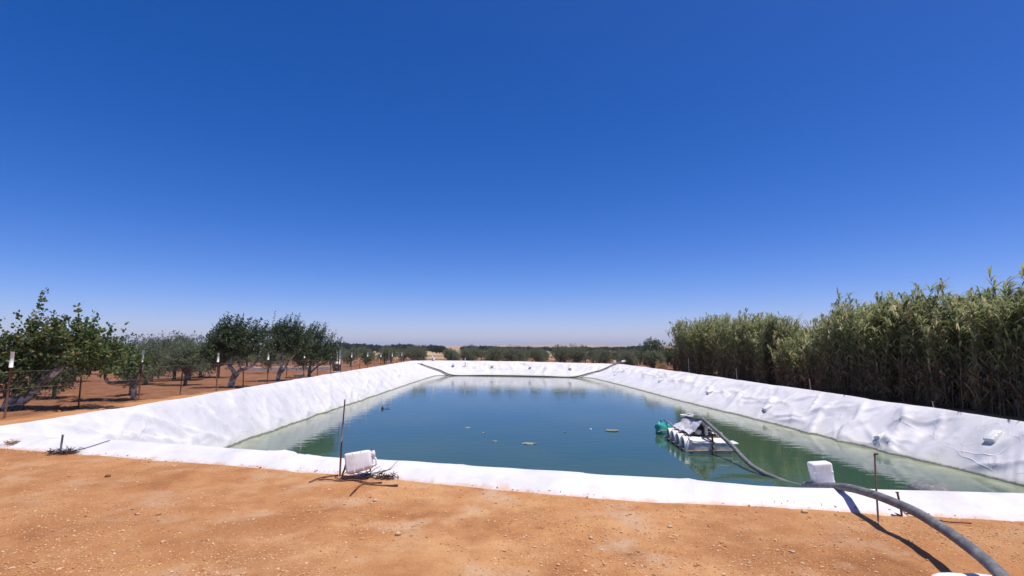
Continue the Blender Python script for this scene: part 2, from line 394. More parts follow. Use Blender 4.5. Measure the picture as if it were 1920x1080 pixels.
# folds of the sheet: ridges hanging down the bank, slanting creases and crinkles along the foot
FOLD = np.zeros((NS, NSL)); RF = np.random.default_rng(5); LEN = np.linalg.norm(CRE - WAT, axis=1)
tj = (np.arange(NSL) + 1) / NSL * 1.35; DJ = np.minimum(tj, 1.0)[None, :] * LEN[:, None]; SS = arc[:, None]; total = arc[-1]
def ridge(x, steep): return np.where(x > 0, np.exp(-np.abs(x) * steep), np.exp(-np.abs(x) ** 1.2))
for k in range(760):
    s0 = RF.uniform(0, total); sel = np.abs(arc - s0) < 4.5
    if not sel.any(): continue
    D_, S_ = DJ[sel], SS[sel] - s0; kind = RF.uniform(); sg = RF.choice([-1, 1])
    if kind < 0.50:      # hanging fold, steeper on one side
        x = sg * (S_ - RF.uniform(-0.5, 0.5) * D_ - 0.06 * np.sin(D_ * 3 + k)) / RF.uniform(0.10, 0.38); c = RF.uniform(0.1, 1.0) * 1.9; w = RF.uniform(0.35, 1.3)
        FOLD[sel] += RF.uniform(0.02, 0.10) * ridge(x, 4.0) * np.exp(-((D_ - c) / w) ** 4)
    elif kind < 0.75:    # slanting crease
        sl = RF.uniform(0.9, 2.6) * RF.choice([-1, 1]); c = RF.uniform(0.2, 1.8); x = sg * (S_ - sl * (D_ - c)) / RF.uniform(0.12, 0.35) / math.sqrt(1 + sl * sl) * 1.6
        FOLD[sel] += RF.uniform(0.02, 0.075) * ridge(x, 4.0) * np.exp(-((D_ - c) / RF.uniform(0.2, 0.6)) ** 4)
    elif kind < 0.92:    # crinkle along the foot
        c = RF.uniform(0.6, 1.0) * 1.9; ln = RF.uniform(0.3, 1.4); x = (D_ - c - 0.15 * np.sin(S_ * 2.0)) / RF.uniform(0.08, 0.2)
        FOLD[sel] += RF.uniform(0.02, 0.065) * ridge(x, 3.5) * np.exp(-(S_ / ln) ** 4)
    else:                # shallow pocket
        c = RF.uniform(0.3, 1.6); FOLD[sel] -= RF.uniform(0.03, 0.09) * np.exp(-((S_ / RF.uniform(0.3, 0.9)) ** 2 + ((D_ - c) / RF.uniform(0.25, 0.6)) ** 2))
liner_v = np.zeros((NS, len(T_B) + NSL, 3))
for i in range(NS):
    o, c, w = OUT[i], CRE[i], WAT[i]; s = arc[i]; nw = near_w[i]
    dirn = (c - w); L = np.linalg.norm(dirn); dirn = dirn / L
    hem = 0.09 * fbm(s * 0.9, 3.3) + 0.05 * fbm(s * 4.0, 7.7) - 0.16 * nw          # wavy outer hem
    og = gz(*o) - 0.015
    oo = o + dirn * hem * 0.8
    cz = CRZ[i] + 0.030 * fbm(s * 0.45, 9.1, 0, 2) + 0.010 * fbm(s * 1.6, 4.4, 0, 2)
    for j, t in enumerate(T_B):
        p = oo + (c - oo) * t
        z = og + (cz - og) * (0.35 * math.sin(t * math.pi / 2) + 0.65 * t) if t > 0 else og
        if 0 < t < 1:
            z += (0.030 * fbm(s * 0.7 + t * 1.5, t * 2.2, 5, 2) + 0.012 * fbm(s * 2.2, t * 3.0, 8, 2)) * math.sin(t * math.pi)
        liner_v[i, j] = (p[0], p[1], z)
    for j in range(NSL):
        t = (j + 1) / NSL * 1.35                                       # beyond 1: under water
        p = c + (w - c) * t
        u = min(t, 1.0)
        z = cz + (WZ - cz) * (t ** 1.12 if t < 1 else 1 + (t - 1) * 1.12)
        dist = u * L
        env = min(1, t * 5) * (1.0 if t < 1 else max(0, 1 - (t - 1) * 4))
        f1 = fbm(s * 0.5 + 0.2 * dist, dist * 0.25, 1.0, 2)
        f4 = fbm(s * 1.6 + dist * 0.4, dist * 1.0, 40.0, 2)
        d = (0.03 * f1 + 0.005 * f4 + FOLD[i, j] * (1.25 if c[0] > 8 else 1.0)) * env
        nx = dirn * -0.35
        liner_v[i, NSL * 0 + len(T_B) + j] = (p[0] + nx[0] * d, p[1] + nx[1] * d, z + d * 0.94)
mbl = MB(); K = liner_v.shape[1]
fl = [[i * K + j, ((i + 1) % NS) * K + j, ((i + 1) % NS) * K + j + 1, i * K + j + 1] for i in range(NS) for j in range(K - 1)]
mbl.add(liner_v.reshape(-1, 3), fl)
liner = mbl.build('pond_liner', M['liner'], None, True)
ha = liner.data.attributes.new('hem', 'FLOAT', 'POINT')
ha.data.foreach_set('value', np.tile(np.concatenate([[1.0, 0.8, 0.4, 0.15], np.zeros(K - 4)]), NS))
tag(liner, 'wrinkled white plastic liner sheet covering the banks of the pond', 'pond liner')
LB = BVHTree.FromPolygons([Vector(v) for v in liner_v.reshape(-1, 3)], fl)
def on_liner(px, py):
    d = ray(px, py).normalized(); h = LB.ray_cast(CAM, d)
    return h[0], (h[1] if h[1] is None or h[1].z > 0 else -h[1])
def liner_z(x, y):
    h = LB.ray_cast(Vector((x, y, 5)), Vector((0, 0, -1))); return h[0].z if h[0] else None

# water sheet; where the pale bank lies close under the surface the water is lighter
gx, gy = np.arange(-11.0, 13.0, 0.2), np.arange(6.2, 55.2, 0.2); nx_w, ny_w = len(gx), len(gy)
WX, WY = np.meshgrid(gx, gy, indexing='ij'); wv = np.stack([WX.ravel(), WY.ravel(), np.full(WX.size, WZ)], 1)
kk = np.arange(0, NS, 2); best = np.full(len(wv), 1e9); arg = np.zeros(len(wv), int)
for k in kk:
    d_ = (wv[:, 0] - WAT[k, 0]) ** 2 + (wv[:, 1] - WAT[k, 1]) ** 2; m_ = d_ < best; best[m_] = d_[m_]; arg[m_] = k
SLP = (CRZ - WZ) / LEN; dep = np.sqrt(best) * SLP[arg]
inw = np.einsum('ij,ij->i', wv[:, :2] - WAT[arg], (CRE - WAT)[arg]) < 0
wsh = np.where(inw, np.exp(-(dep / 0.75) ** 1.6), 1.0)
wf = [[i * ny_w + j, (i + 1) * ny_w + j, (i + 1) * ny_w + j + 1, i * ny_w + j + 1] for i in range(nx_w - 1) for j in range(ny_w - 1)]
keep = inw | (np.sqrt(best) < 0.8); wf = [q for q in wf if keep[q].all()]
mw = MB(); mw.add(wv, wf); wo_ = mw.build('pond_water', M['water']); tag(wo_, kind='structure')
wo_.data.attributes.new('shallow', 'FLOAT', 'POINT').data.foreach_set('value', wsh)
if wo_.data.polygons[0].normal.z < 0: wo_.data.flip_normals()

# ground: a sheet that runs from under the liner's hem out to the horizon
radial = [0.0]
st = 0.05
while radial[-1] < 0.40: radial.append(radial[-1] + 0.0065)
stp = 0.02
while radial[-1] < 250: radial.append(radial[-1] + stp); stp *= 1.16
P0 = OUT + (CEN - OUT) * 0.012
sub = []
i = 0
while i < NS:
    sub.append(i); i += 1 if OUT[i][1] < 10 else 2
G = np.array([P0[k] for k in sub]); ng = len(G); nr = len(radial)
gv = np.zeros((ng, nr, 3))
for a in range(ng):
    for b, r in enumerate(radial):
        x, y = CEN + (G[a] - CEN) * (1 + r)
        z = gz(x, y)
        dd = math.hypot(x, y)
        if r == 0: z -= 0.03
        elif dd < 80:
            amp = 1.0 if r > 0.02 else 0.3
            z += amp * (0.026 * fbm(x * 0.9, y * 0.9, 0.0, 3) + (0.016 * fbm(x * 3.2, y * 3.2, 2.0, 3) if dd < 25 else 0))
            if x < -11.2: z += 0.05 * fbm(x * 2.2, y * 2.2, 6.0, 3)
            
        gv[a, b] = (x, y, z)
mg = MB()
mg.add(gv.reshape(-1, 3), [[a * nr + b, a * nr + b + 1, ((a + 1) % ng) * nr + b + 1, ((a + 1) % ng) * nr + b] for a in range(ng) for b in range(nr - 1)])
ground = mg.build('ground', M['ground'], None, True); tag(ground, kind='structure')
GB = BVHTree.FromPolygons([Vector(q) for q in gv.reshape(-1, 3)], mg.f)
def ground_z(x, y):
    h = GB.ray_cast(Vector((x, y, 60)), Vector((0, 0, -1))); return h[0].z if h[0] else gz(x, y)
def on_ground(px, py):
    h = GB.ray_cast(CAM, ray(px, py).normalized()); g = at_z(px, py, 0.0)
    return h[0] if h[0] is not None and h[0].y < g.y + 1.5 else g

# far hills
mh = MB(); nx_, ny_ = 160, 14; hv = []
for i in range(nx_ + 1):
    for j in range(ny_ + 1):
        x = -7000 + 14000 * i / nx_; y = 2600 + 2600 * j / ny_
        e = math.sin(j / ny_ * math.pi)
        hv.append((x, y, -6 + e * (14 + 20 * fbm(x * 0.0006, y * 0.0004, 3.0, 4) + 8 * fbm(x * 0.003, 1.0, 1.0, 2))))
mh.add(hv, [[i * (ny_ + 1) + j, (i + 1) * (ny_ + 1) + j, (i + 1) * (ny_ + 1) + j + 1, i * (ny_ + 1) + j + 1] for i in range(nx_) for j in range(ny_)])
tag(mh.build('hills', M['hill'], None, True), kind='structure')

# ------------------------------------------------------------------ pebbles and stones
ico_v = np.array([(0, 0, 1), (0.894, 0, 0.447), (0.276, 0.851, 0.447), (-0.724, 0.526, 0.447), (-0.724, -0.526, 0.447), (0.276, -0.851, 0.447), (0.724, 0.526, -0.447), (-0.276, 0.851, -0.447), (-0.894, 0, -0.447), (-0.276, -0.851, -0.447), (0.724, -0.526, -0.447), (0, 0, -1)])
ico_f = [(0, 1, 2), (0, 2, 3), (0, 3, 4), (0, 4, 5), (0, 5, 1), (1, 6, 2), (2, 7, 3), (3, 8, 4), (4, 9, 5), (5, 10, 1), (6, 7, 2), (7, 8, 3), (8, 9, 4), (9, 10, 5), (10, 6, 1), (11, 7, 6), (11, 8, 7), (11, 9, 8), (11, 10, 9), (11, 6, 10)]
def rock(mb, c, r, jit=0.28, flat=0.6):
    v = ico_v * (1 + NP.uniform(-jit, jit, (12, 1))) * np.array([1, NP.uniform(0.65, 1.0), flat]) * r
    a = NP.uniform(0, 6.28); ca, sa = math.cos(a), math.sin(a)
    v = v @ np.array([[ca, -sa, 0], [sa, ca, 0], [0, 0, 1]]).T
    mb.add(v + np.asarray(c), ico_f)
def inside(x, y):
    P = OUT + (OUT - CEN) * 0.002; Q = np.roll(P, -1, 0)
    c = (P[:, 1] > y) != (Q[:, 1] > y)
    xi = P[:, 0] + (y - P[:, 1]) / np.where(c, Q[:, 1] - P[:, 1], 1) * (Q[:, 0] - P[:, 0])
    return bool(np.sum(c & (xi > x)) % 2)
mp = MB(); cnt = 0
while cnt < 11000:
    px = R.uniform(-40, 1960); py = R.uniform(828, 1100) if R.random() < 0.8 else R.uniform(760, 850)
    q = at_z(px, py, 0.0)
    if fbm(q.x * 0.9, q.y * 0.9, 12.0, 3) + R.uniform(-0.5, 0.5) < -0.25: continue
    if inside(q.x, q.y): continue
    if q.y > 16: continue
    r = min(0.03, 0.0042 * math.exp(abs(R.gauss(0, 0.5))))
    rock(mp, (q.x, q.y, ground_z(q.x, q.y) + r * 0.15), r); cnt += 1
for _ in range(5200):
    k = R.randrange(NS)
    if OUT[k][1] > 9.5: continue
    o_, c_ = OUT[k], CRE[k]; d_ = (c_ - o_) / np.linalg.norm(c_ - o_); f_ = abs(R.gauss(0, 0.16)); f_ = min(f_ * 0.5, 0.07) if fbm(arc[k] * 0.7, 2.2, 9.0, 2) + R.uniform(-.5, .5) > 0.25 else -f_
    q = o_ + d_ * (f_ + 0.12); r = min(0.022, 0.0045 * math.exp(abs(R.gauss(0, 0.6))))
    zq = max(liner_z(q[0], q[1]) or -9, ground_z(q[0], q[1])); rock(mp, (q[0], q[1], zq + r * 0.1), r)
tag(mp.build('pebbles', M['pebble']), 'small pale pebbles scattered over the bare orange soil', 'pebbles', kind='stuff')
for px, py, rr, lab in [
    (746, 1003, 0.032, 'round pale stone lying alone in the middle foreground soil'),
    (704, 940, 0.033, 'flat pale stone below the fallen branch on the soil'),
    (948, 1006, 0.016, 'small white angular stone right of the round pale stone'),
    (1256, 989, 0.028, 'tan stone on the soil below the middle of the near hem'),
    (1108, 1010, 0.026, 'pale double stone in the centre right foreground'),
    (1487, 1036, 0.020, 'pinkish stone left of the hose shadow in the foreground'),
    (202, 894, 0.040, 'brown clod casting a small shadow on the left soil'),
    (258, 965, 0.024, 'whitish chip lying in the left foreground soil'),
    (1508, 961, 0.040, 'flat pale stone at the liner hem left of the hose')]:
    p = on_ground(px, py); mb = MB(); rock(mb, (0, 0, rr * 0.25), rr, 0.2, 0.55)
    o = mb.build('stone', M['stone'] if 'clod' not in lab else M['twig'], None, True); o.location = p
    tag(o, lab, 'stone', 'larger stones on the foreground soil')

# ------------------------------------------------------------------ plants
def leaves(mb, P, A, L, Wd, fold=0.25):
    """lens-shaped folded leaves at P along A"""
    n = len(P); A = A / (np.linalg.norm(A, axis=1, keepdims=True) + 1e-9)
    rnd = NP.normal(size=(n, 3)); S = np.cross(A, rnd); S /= np.linalg.norm(S, axis=1, keepdims=True) + 1e-9
    U = np.cross(S, A); L = L * NP.uniform(0.7, 1.25, (n, 1)); Wd = Wd * NP.uniform(0.75, 1.2, (n, 1))
    mid = P + A * L * 0.5
    v = np.stack([P, mid + S * Wd * 0.5 + U * Wd * fold, P + A * L, mid - S * Wd * 0.5 + U * Wd * fold], 1)
    mb.addq(v)
def crown(mb, lobes, ntw, nlf, L, Wd, up=0.35, wind=(0, 0, 0), tw=0.28, shell=0.55):
    """lobes: (centre, radii, weight); twigs grow outward from the lobe, leaves along each twig"""
    ws = np.array([l[2] for l in lobes], float); ws /= ws.sum()
    cnt = NP.multinomial(ntw, ws)
    for (c, r, _), k in zip(lobes, cnt):
        if k == 0: continue
        d = NP.normal(size=(k, 3)); d /= np.linalg.norm(d, axis=1, keepdims=True)
        rad = NP.uniform(shell, 1.0, (k, 1)) ** 0.8
        P = np.asarray(c) + d * np.asarray(r) * rad
        D = d * 0.8 + np.array([0, 0, up]) + np.asarray(wind) + NP.normal(size=(k, 3)) * 0.35
        D /= np.linalg.norm(D, axis=1, keepdims=True)
        t = NP.uniform(0, 1, (k, nlf, 1))
        LP = P[:, None, :] + D[:, None, :] * t * tw + NP.normal(size=(k, nlf, 3)) * tw * 0.13
        LA = D[:, None, :] * 0.7 + NP.normal(size=(k, nlf, 3)) * 0.7
        leaves(mb, LP.reshape(-1, 3), LA.reshape(-1, 3), L, Wd)
def shoots(mb, starts, length, dirn, nl, L, Wd, spread=0.06):
    for s in starts:
        d = np.asarray(dirn, float) + NP.normal(size=3) * 0.14; ln = length * NP.uniform(0.6, 1.25)
        t = np.sort(NP.uniform(0, 1, nl))[:, None]
        P = np.asarray(s) + d * t * ln + NP.normal(size=(nl, 3)) * spread
        A = d * 0.8 + NP.normal(size=(nl, 3)) * 0.65
        leaves(mb, P, A, L, Wd)
def limb(mb, pts, r0, r1, k=7, n=5):
    c = catmull(pts, n); tube(mb, c, np.linspace(r0, r1, len(c)), k, True, 0.10)
def tree_from(name, loc, label, group, trunkdefs, trunkmat, crownfn, leafm):
    t = thing(name, loc, label, 'tree', group)
    a = MB()
    for pts, r0, r1 in trunkdefs: limb(a, pts, r0 * 0.8, r1 * 0.8)
    a.build('trunk', trunkmat, t, True)
    b = MB(); crownfn(b); tag(b.build('crown', leafm, t), kind='stuff')
    return t

# --- broad-leaved fruit trees by the fence
def fig_crown(lobes, nt_, sh):
    def fn(b):
        crown(b, lobes, int(nt_ * 1.0), 15, 0.095, 0.075, 0.25, (0.05, 0, 0), 0.28, 0.15)
        for s, ln, d, k in sh: shoots(b, [s], ln, d, k, 0.09, 0.075, 0.035)
    return fn
zf = ground_z(-12.75, 13.3)
tree_from('fruit_tree', (-12.75, 13.3, zf), 'leaning broad-leaved tree with yellowing leaves and limewashed trunk behind the nearest fence post', 'fruit trees along the fence',
    [([(0, 0, -0.05), (0.30, 0.02, 0.26), (0.72, 0.05, 0.72), (1.10, 0.1, 1.12), (1.25, 0.15, 1.6)], 0.15, 0.07),
     ([(-0.12, 0, -0.05), (-0.10, 0.0, 0.20), (0.02, 0, 0.24), (0.2, 0, 0.22)], 0.13, 0.10),
     ([(1.1, 0.1, 1.1), (1.5, 0.2, 1.55), (1.9, 0.2, 1.75)], 0.05, 0.02),
     ([(0.72, 0.05, 0.72), (0.45, 0.2, 1.2), (0.3, 0.2, 1.7)], 0.05, 0.02),
     ([(1.25, 0.15, 1.6), (0.8, 0.2, 2.0), (0.5, 0.2, 2.4)], 0.04, 0.012)], M['lime'],
    fig_crown([((0.95, 0.2, 1.65), (0.80, 0.75, 0.48), 3), ((1.75, 0.25, 1.5), (0.70, 0.7, 0.45), 2.2), ((0.35, 0.2, 1.4), (0.55, 0.6, 0.55), 1.7),
               ((1.3, 0.1, 1.95), (0.45, 0.5, 0.3), 0.8), ((0.3, 0.1, 1.95), (0.22, 0.3, 0.35), 0.45), ((0.30, -0.05, 0.85), (0.45, 0.4, 0.45), 1.3), ((2.3, 0.2, 1.25), (0.45, 0.4, 0.30), 0.7)], 500,
              [((0.2, 0, 1.95), 1.1, (0.05, 0, 1), 52), ((0.45, 0, 1.95), 0.9, (0.12, 0, 1), 46), ((0.1, 0, 2.1), 0.45, (-0.15, 0, 1), 20), ((1.35, 0.1, 2.1), 0.75, (0.1, 0, 1), 34), ((1.05, 0.1, 2.2), 0.3, (0, 0, 1), 16),
               ((1.95, 0.1, 1.9), 0.65, (0.15, 0, 1), 24), ((2.25, 0.1, 1.7), 0.45, (0.2, 0, 1), 22), ((1.7, 0.1, 2.0), 0.4, (0.1, 0, 1), 20), ((2.5, 0.1, 1.6), 0.5, (0.35, 0, 0.9), 14), ((0.8, 0, 2.2), 0.3, (0.1, 0, 1), 14)]), M['fig'])
zf = ground_z(-11.45, 15.9)
tree_from('fruit_tree', (-11.45, 15.75, zf), 'fruit tree with a low crooked limb beside the second white-tipped fence post', 'fruit trees along the fence',
    [([(0, 0, -0.05), (0.02, 0, 0.22), (0.05, 0.0, 0.50), (0.14, 0.05, 0.85), (0.1, 0.1, 1.3)], 0.10, 0.05),
     ([(0.0, 0, 0.25), (-0.12, -0.05, 0.48), (-0.35, -0.1, 0.53), (-0.62, -0.1, 0.50), (-0.80, -0.1, 0.60), (-0.88, -0.05, 0.80), (-0.92, 0, 1.1)], 0.07, 0.04),
     ([(0.05, 0, 0.5), (-0.3, 0.1, 0.95), (-0.6, 0.2, 1.4)], 0.05, 0.02)], M['lime'],
    fig_crown([((-0.7, 0.1, 1.22), (0.62, 0.6, 0.32), 3), ((-0.1, 0.1, 1.08), (0.42, 0.5, 0.28), 1.5), ((-1.3, 0.1, 1.3), (0.55, 0.6, 0.40), 2)], 270,
              [((-0.35, 0, 1.45), 0.55, (0.35, 0, 1), 14), ((-0.9, 0, 1.5), 0.4, (0.1, 0, 1), 18)]), M['fig'])
zf = ground_z(-13.9, 12.9)
tree_from('fruit_tree', (-13.95, 12.9, zf), 'low fruit tree cut off by the left edge of the picture', 'fruit trees along the fence',
    [([(0, 0, -0.05), (0.1, 0, 0.5), (0.3, 0, 1.1), (0.5, 0.1, 1.5)], 0.10, 0.04)], M['bark'],
    fig_crown([((0.4, 0, 1.35), (0.9, 0.8, 0.6), 3), ((0.85, -0.1, 0.95), (0.45, 0.5, 0.45), 1.2), ((0.3, 0, 1.75), (0.5, 0.5, 0.3), 0.8)], 300,
              [((0.85, 0, 1.8), 0.55, (0.08, 0, 1), 20), ((1.0, 0, 1.8), 0.45, (0.15, 0, 1), 14), ((0.55, 0, 1.9), 0.4, (0, 0, 1), 14)]), M['fig'])

# --- dark windswept trees
def wind_crown(lobes, nt_, nsh, top):
    def fn(b):
        crown(b, lobes, int(nt_ * 1.15), 17, 0.088, 0.052, 0.35, (0.3, 0, 0.1), 0.30, 0.1)
        for _ in range(nsh):
            c, r, _w = lobes[NP.integers(len(lobes))]
            x = c[0] + NP.uniform(-0.9, 0.9) * r[0]; s = (x, c[1] + NP.uniform(-0.6, 0.6) * r[1], c[2] + r[2] * math.sqrt(max(0, 1 - ((x - c[0]) / r[0]) ** 2)) * 0.9)
            shoots(b, [s], top, (0.50, 0, 0.86), 30, 0.09, 0.045, 0.03)
    return fn
y0 = 21.5; x0 = -(960 - 441) / 960 * y0
tree_from('evergreen_tree', (x0, y0, ground_z(x0, y0)), 'large dark windswept tree with forked limewashed trunk behind the third white-tipped post', 'dark windswept trees along the fence',
    [([(0, 0, -0.05), (0.04, 0, 0.35), (0.10, 0, 0.62), (-0.15, 0, 1.0), (-0.35, 0, 1.4)], 0.17, 0.06),
     ([(0.06, 0, 0.30), (0.30, 0, 0.70), (0.72, 0.0, 0.88), (0.95, 0, 1.05), (1.08, 0, 1.30), (1.12, 0.05, 1.55)], 0.11, 0.04),
     ([(0.40, 0, 0.76), (0.30, -0.05, 1.0), (0.42, -0.05, 1.18), (0.30, 0, 1.4)], 0.05, 0.03),
     ([(-0.1, 0, 0.9), (0.2, 0.1, 1.4), (0.3, 0.1, 1.8)], 0.05, 0.02)], M['lime'],
    wind_crown([((-0.45, 0, 1.75), (0.70, 0.8, 0.62), 3), ((0.25, 0.1, 1.75), (0.75, 0.8, 0.58), 3), ((0.95, 0, 1.75), (0.45, 0.6, 0.45), 1.4), ((-0.75, 0, 1.4), (0.45, 0.6, 0.5), 1.3), ((-0.2, 0, 2.2), (0.7, 0.5, 0.25), 1.2)], 500, 100, 0.62), M['carob'])
y0 = 26.6; x0 = -(960 - 527) / 960 * y0
tree_from('evergreen_tree', (x0, y0, ground_z(x0, y0)), 'dark windswept tree with pale forked trunk, middle of three beside the fence', 'dark windswept trees along the fence',
    [([(0, 0, -0.05), (0.05, 0, 0.4), (0.15, 0, 0.8), (0.05, 0, 1.3), (-0.2, 0, 1.7)], 0.14, 0.05),
     ([(0.05, 0, 0.3), (0.35, 0, 0.65), (0.50, 0, 1.0), (0.85, 0, 1.4)], 0.09, 0.035)], M['lime'],
    wind_crown([((-0.35, 0, 1.85), (0.75, 0.8, 0.6), 3), ((0.45, 0, 1.9), (0.8, 0.8, 0.6), 3), ((1.0, 0, 1.75), (0.6, 0.6, 0.55), 2), ((0.2, 0, 2.4), (0.8, 0.5, 0.3), 1.4)], 500, 100, 0.68), M['carob'])
y0 = 30.5; x0 = -(960 - 585) / 960 * y0
tree_from('evergreen_tree', (x0, y0, ground_z(x0, y0)), 'dark windswept tree with long leaning branch, farthest of three beside the fence', 'dark windswept trees along the fence',
    [([(0, 0, -0.05), (0.0, 0, 0.5), (0.1, 0, 1.0), (0.2, 0, 1.6)], 0.13, 0.05),
     ([(-0.1, 0, 0.1), (0.5, -0.1, 0.65), (1.1, -0.1, 0.95), (1.4, -0.1, 1.4)], 0.07, 0.03)], M['bark'],
    wind_crown([((-0.2, 0, 1.7), (0.85, 0.9, 0.75), 3), ((0.6, 0, 1.55), (0.8, 0.8, 0.6), 2.5), ((1.05, 0, 1.25), (0.55, 0.6, 0.5), 1.4), ((0.1, 0, 2.25), (0.7, 0.5, 0.3), 1.2), ((-0.5, 0, 0.9), (0.5, 0.5, 0.4), 1)], 500, 100, 0.68), M['carob'])

# --- olive trees: four kinds of crown, each tree a copy
def olive_proto(h, seed):
    t = thing('olive_tree', (0, 0, 0), 'x', 'tree'); rr = random.Random(seed)
    a = MB(); limb(a, [(0, 0, -0.1), (rr.uniform(-.06, .06), 0, 0.25 * h), (rr.uniform(-.1, .1), 0, 0.42 * h)], 0.09, 0.06)
    lob = []
    for k in range(6):
        an = k * 1.05 + rr.uniform(-.4, .4); r = rr.uniform(0.2, 0.5) * h * 0.55
        c = (math.cos(an) * r, math.sin(an) * r, h * rr.uniform(0.30, 0.70)); lob.append((c, (h * 0.29, h * 0.29, h * 0.27), 1))
        limb(a, [(0, 0, 0.26 * h), (c[0] * .5, c[1] * .5, c[2] * .75), c], 0.045, 0.012, 5, 3)
    a.build('trunk', M['bark'], t, True)
    b = MB(); crown(b, lob, 300, 16, 0.15, 0.048, 0.75, (0.1, 0, 0), 0.36, 0.15)
    tag(b.build('crown', M['olive'], t), kind='stuff'); return t
protos = [olive_proto(h, s) for h, s in ((2.3, 1), (2.45, 2), (2.15, 3), (2.55, 4))]
used = [False] * 4
def place_olive(x, y, sc, label, group):
    k = R.randrange(4)
    o = protos[k] if not used[k] else copy_tree(protos[k]); used[k] = True
    o.location = (x, y, ground_z(x, y)); o.rotation_euler = (0, 0, R.uniform(0, 6.28)); o.scale = (sc * R.uniform(0.9, 1.15), sc * R.uniform(0.9, 1.15), sc)
    tag(o, label, 'tree', group)
spots = [(-12.9, 17.6, 0.60), (-14.6, 23.2, 0.82), (-14.6, 16.6, 0.62), (-18.1, 26.0, 0.98), (-18.5, 28.4, 1.0), (-16.9, 27.2, 0.95), (-18.6, 31.0, 1.05)]
for row, X in enumerate((-17.0, -22.5, -28.0, -34.0, -41.0)):
    Y = 17 + row * 2.3
    while Y < 84:
        px = 960 + 960 * X / Y
        if -30 < px < 838 and R.random() < 0.93: spots.append((X + R.uniform(-.7, .7), Y + R.uniform(-.7, .7), R.uniform(0.80, 1.0)))
        Y += 6.4
spots = [s for s in spots if not (-24 < s[0] < -14 and 38 < s[1] < 45.5)]
spots.sort(key=lambda s: s[0] / s[1])
for i, (x, y, s) in enumerate(spots):
    place_olive(x, y, s, '%s from the left of the grey-green olive trees behind the fence' % ordinal(i + 1), 'olive trees behind the left fence')
spots = []
for row, Y in enumerate((64, 70, 77, 86, 97)):
    X = -14.5 + row * 0.6
    while X < 23 + row * 3:
        px = 960 + 960 * X / Y
        if not (806 < px < 834) and px > 768: spots.append((X + R.uniform(-.6, .6), Y + R.uniform(-.8, .8), R.uniform(0.85, 1.05)))
        X += 2.9 if row < 2 else 3.6
spots.sort(key=lambda s: s[0] / s[1])
for i, (x, y, s) in enumerate(spots):
    place_olive(x, y, s, '%s from the left of the olive trees growing beyond the far bank' % ordinal(i + 1), 'olive trees beyond the far bank')

# --- round dark trees on the skyline
def far_proto(seed, w, h):
    t = thing('round_tree', (0, 0, 0), 'x', 'tree'); rr = random.Random(seed)
    a = MB(); limb(a, [(0, 0, -0.3), (0.1, 0, h * 0.25), (0, 0, h * 0.5)], 0.35, 0.2, 6, 3)
    for k in range(3): limb(a, [(0, 0, h * .25), (math.cos(k * 2.1) * w * .2, math.sin(k * 2.1) * w * .2, h * .5)], 0.15, 0.06, 5, 3)
    a.build('trunk', M['bark'], t, True)
    lob = []
    for k in range(9):
        an = k * 0.7 + rr.uniform(-.3, .3); r = rr.uniform(0.1, 0.62) * w * 0.5
        lob.append(((math.cos(an) * r, math.sin(an) * r, h * (0.62 - 0.30 * (r / (w * 0.5)) ** 2 + rr.uniform(-.04, .04))), (w * 0.26, w * 0.26, h * 0.33), 1))
    b = MB(); crown(b, lob, 420, 10, 0.6, 0.4, 0.2, (0, 0, 0), 0.7, 0.2)
    tag(b.build('crown', M['far'], t), kind='stuff'); return t
fp = [far_proto(1, 8.5, 5.4), far_proto(2, 7.0, 5.2), far_proto(3, 9.5, 5.6)]
fu = [False] * 3
# (pixel x, width px, top y) of the trees along the skyline
fl_ = [(647, 30, 643), (672, 32, 644), (690, 26, 646), (708, 26, 647), (722, 26, 648), (742, 18, 646), (752, 16, 645), (765, 22, 645), (791, 16, 648), (812, 24, 647), (826, 20, 648),
       (874, 22, 649), (884, 20, 648), (908, 24, 648), (926, 18, 649), (938, 20, 650), (955, 22, 650), (973, 20, 650), (990, 22, 650), (1006, 20, 651), (1022, 22, 650), (1040, 22, 651), (1058, 20, 650), (1075, 24, 651), (1095, 22, 650), (1112, 24, 651), (1130, 22, 650), (1147, 22, 651), (1164, 22, 650), (1182, 22, 649), (1198, 22, 648)]
for i, (px, wpx, ty) in enumerate(fl_):
    k = i % 3; o = fp[k] if not fu[k] else copy_tree(fp[k]); fu[k] = True
    y = 330 + 90 * (0.5 + 0.5 * math.sin(i * 1.7)) if px > 860 else 270 + 50 * (0.5 + 0.5 * math.sin(i * 2.3))
    x = (px - 960) / 960 * y; z = ground_z(x, y)
    hh = 1.6 + (648 - ty) / 960 * y - z; wm = wpx * 1.25 / 960 * y
    o.location = (x, y, z); o.rotation_euler = (0, 0, R.uniform(0, 6.28))
    o.scale = (wm / (8.5, 7.0, 9.5)[k], wm / (8.5, 7.0, 9.5)[k], hh / (5.4, 5.2, 5.6)[k])
    tag(o, '%s from the left of the dark round trees along the skyline' % ordinal(i + 1), 'tree', 'dark round trees on the skyline')

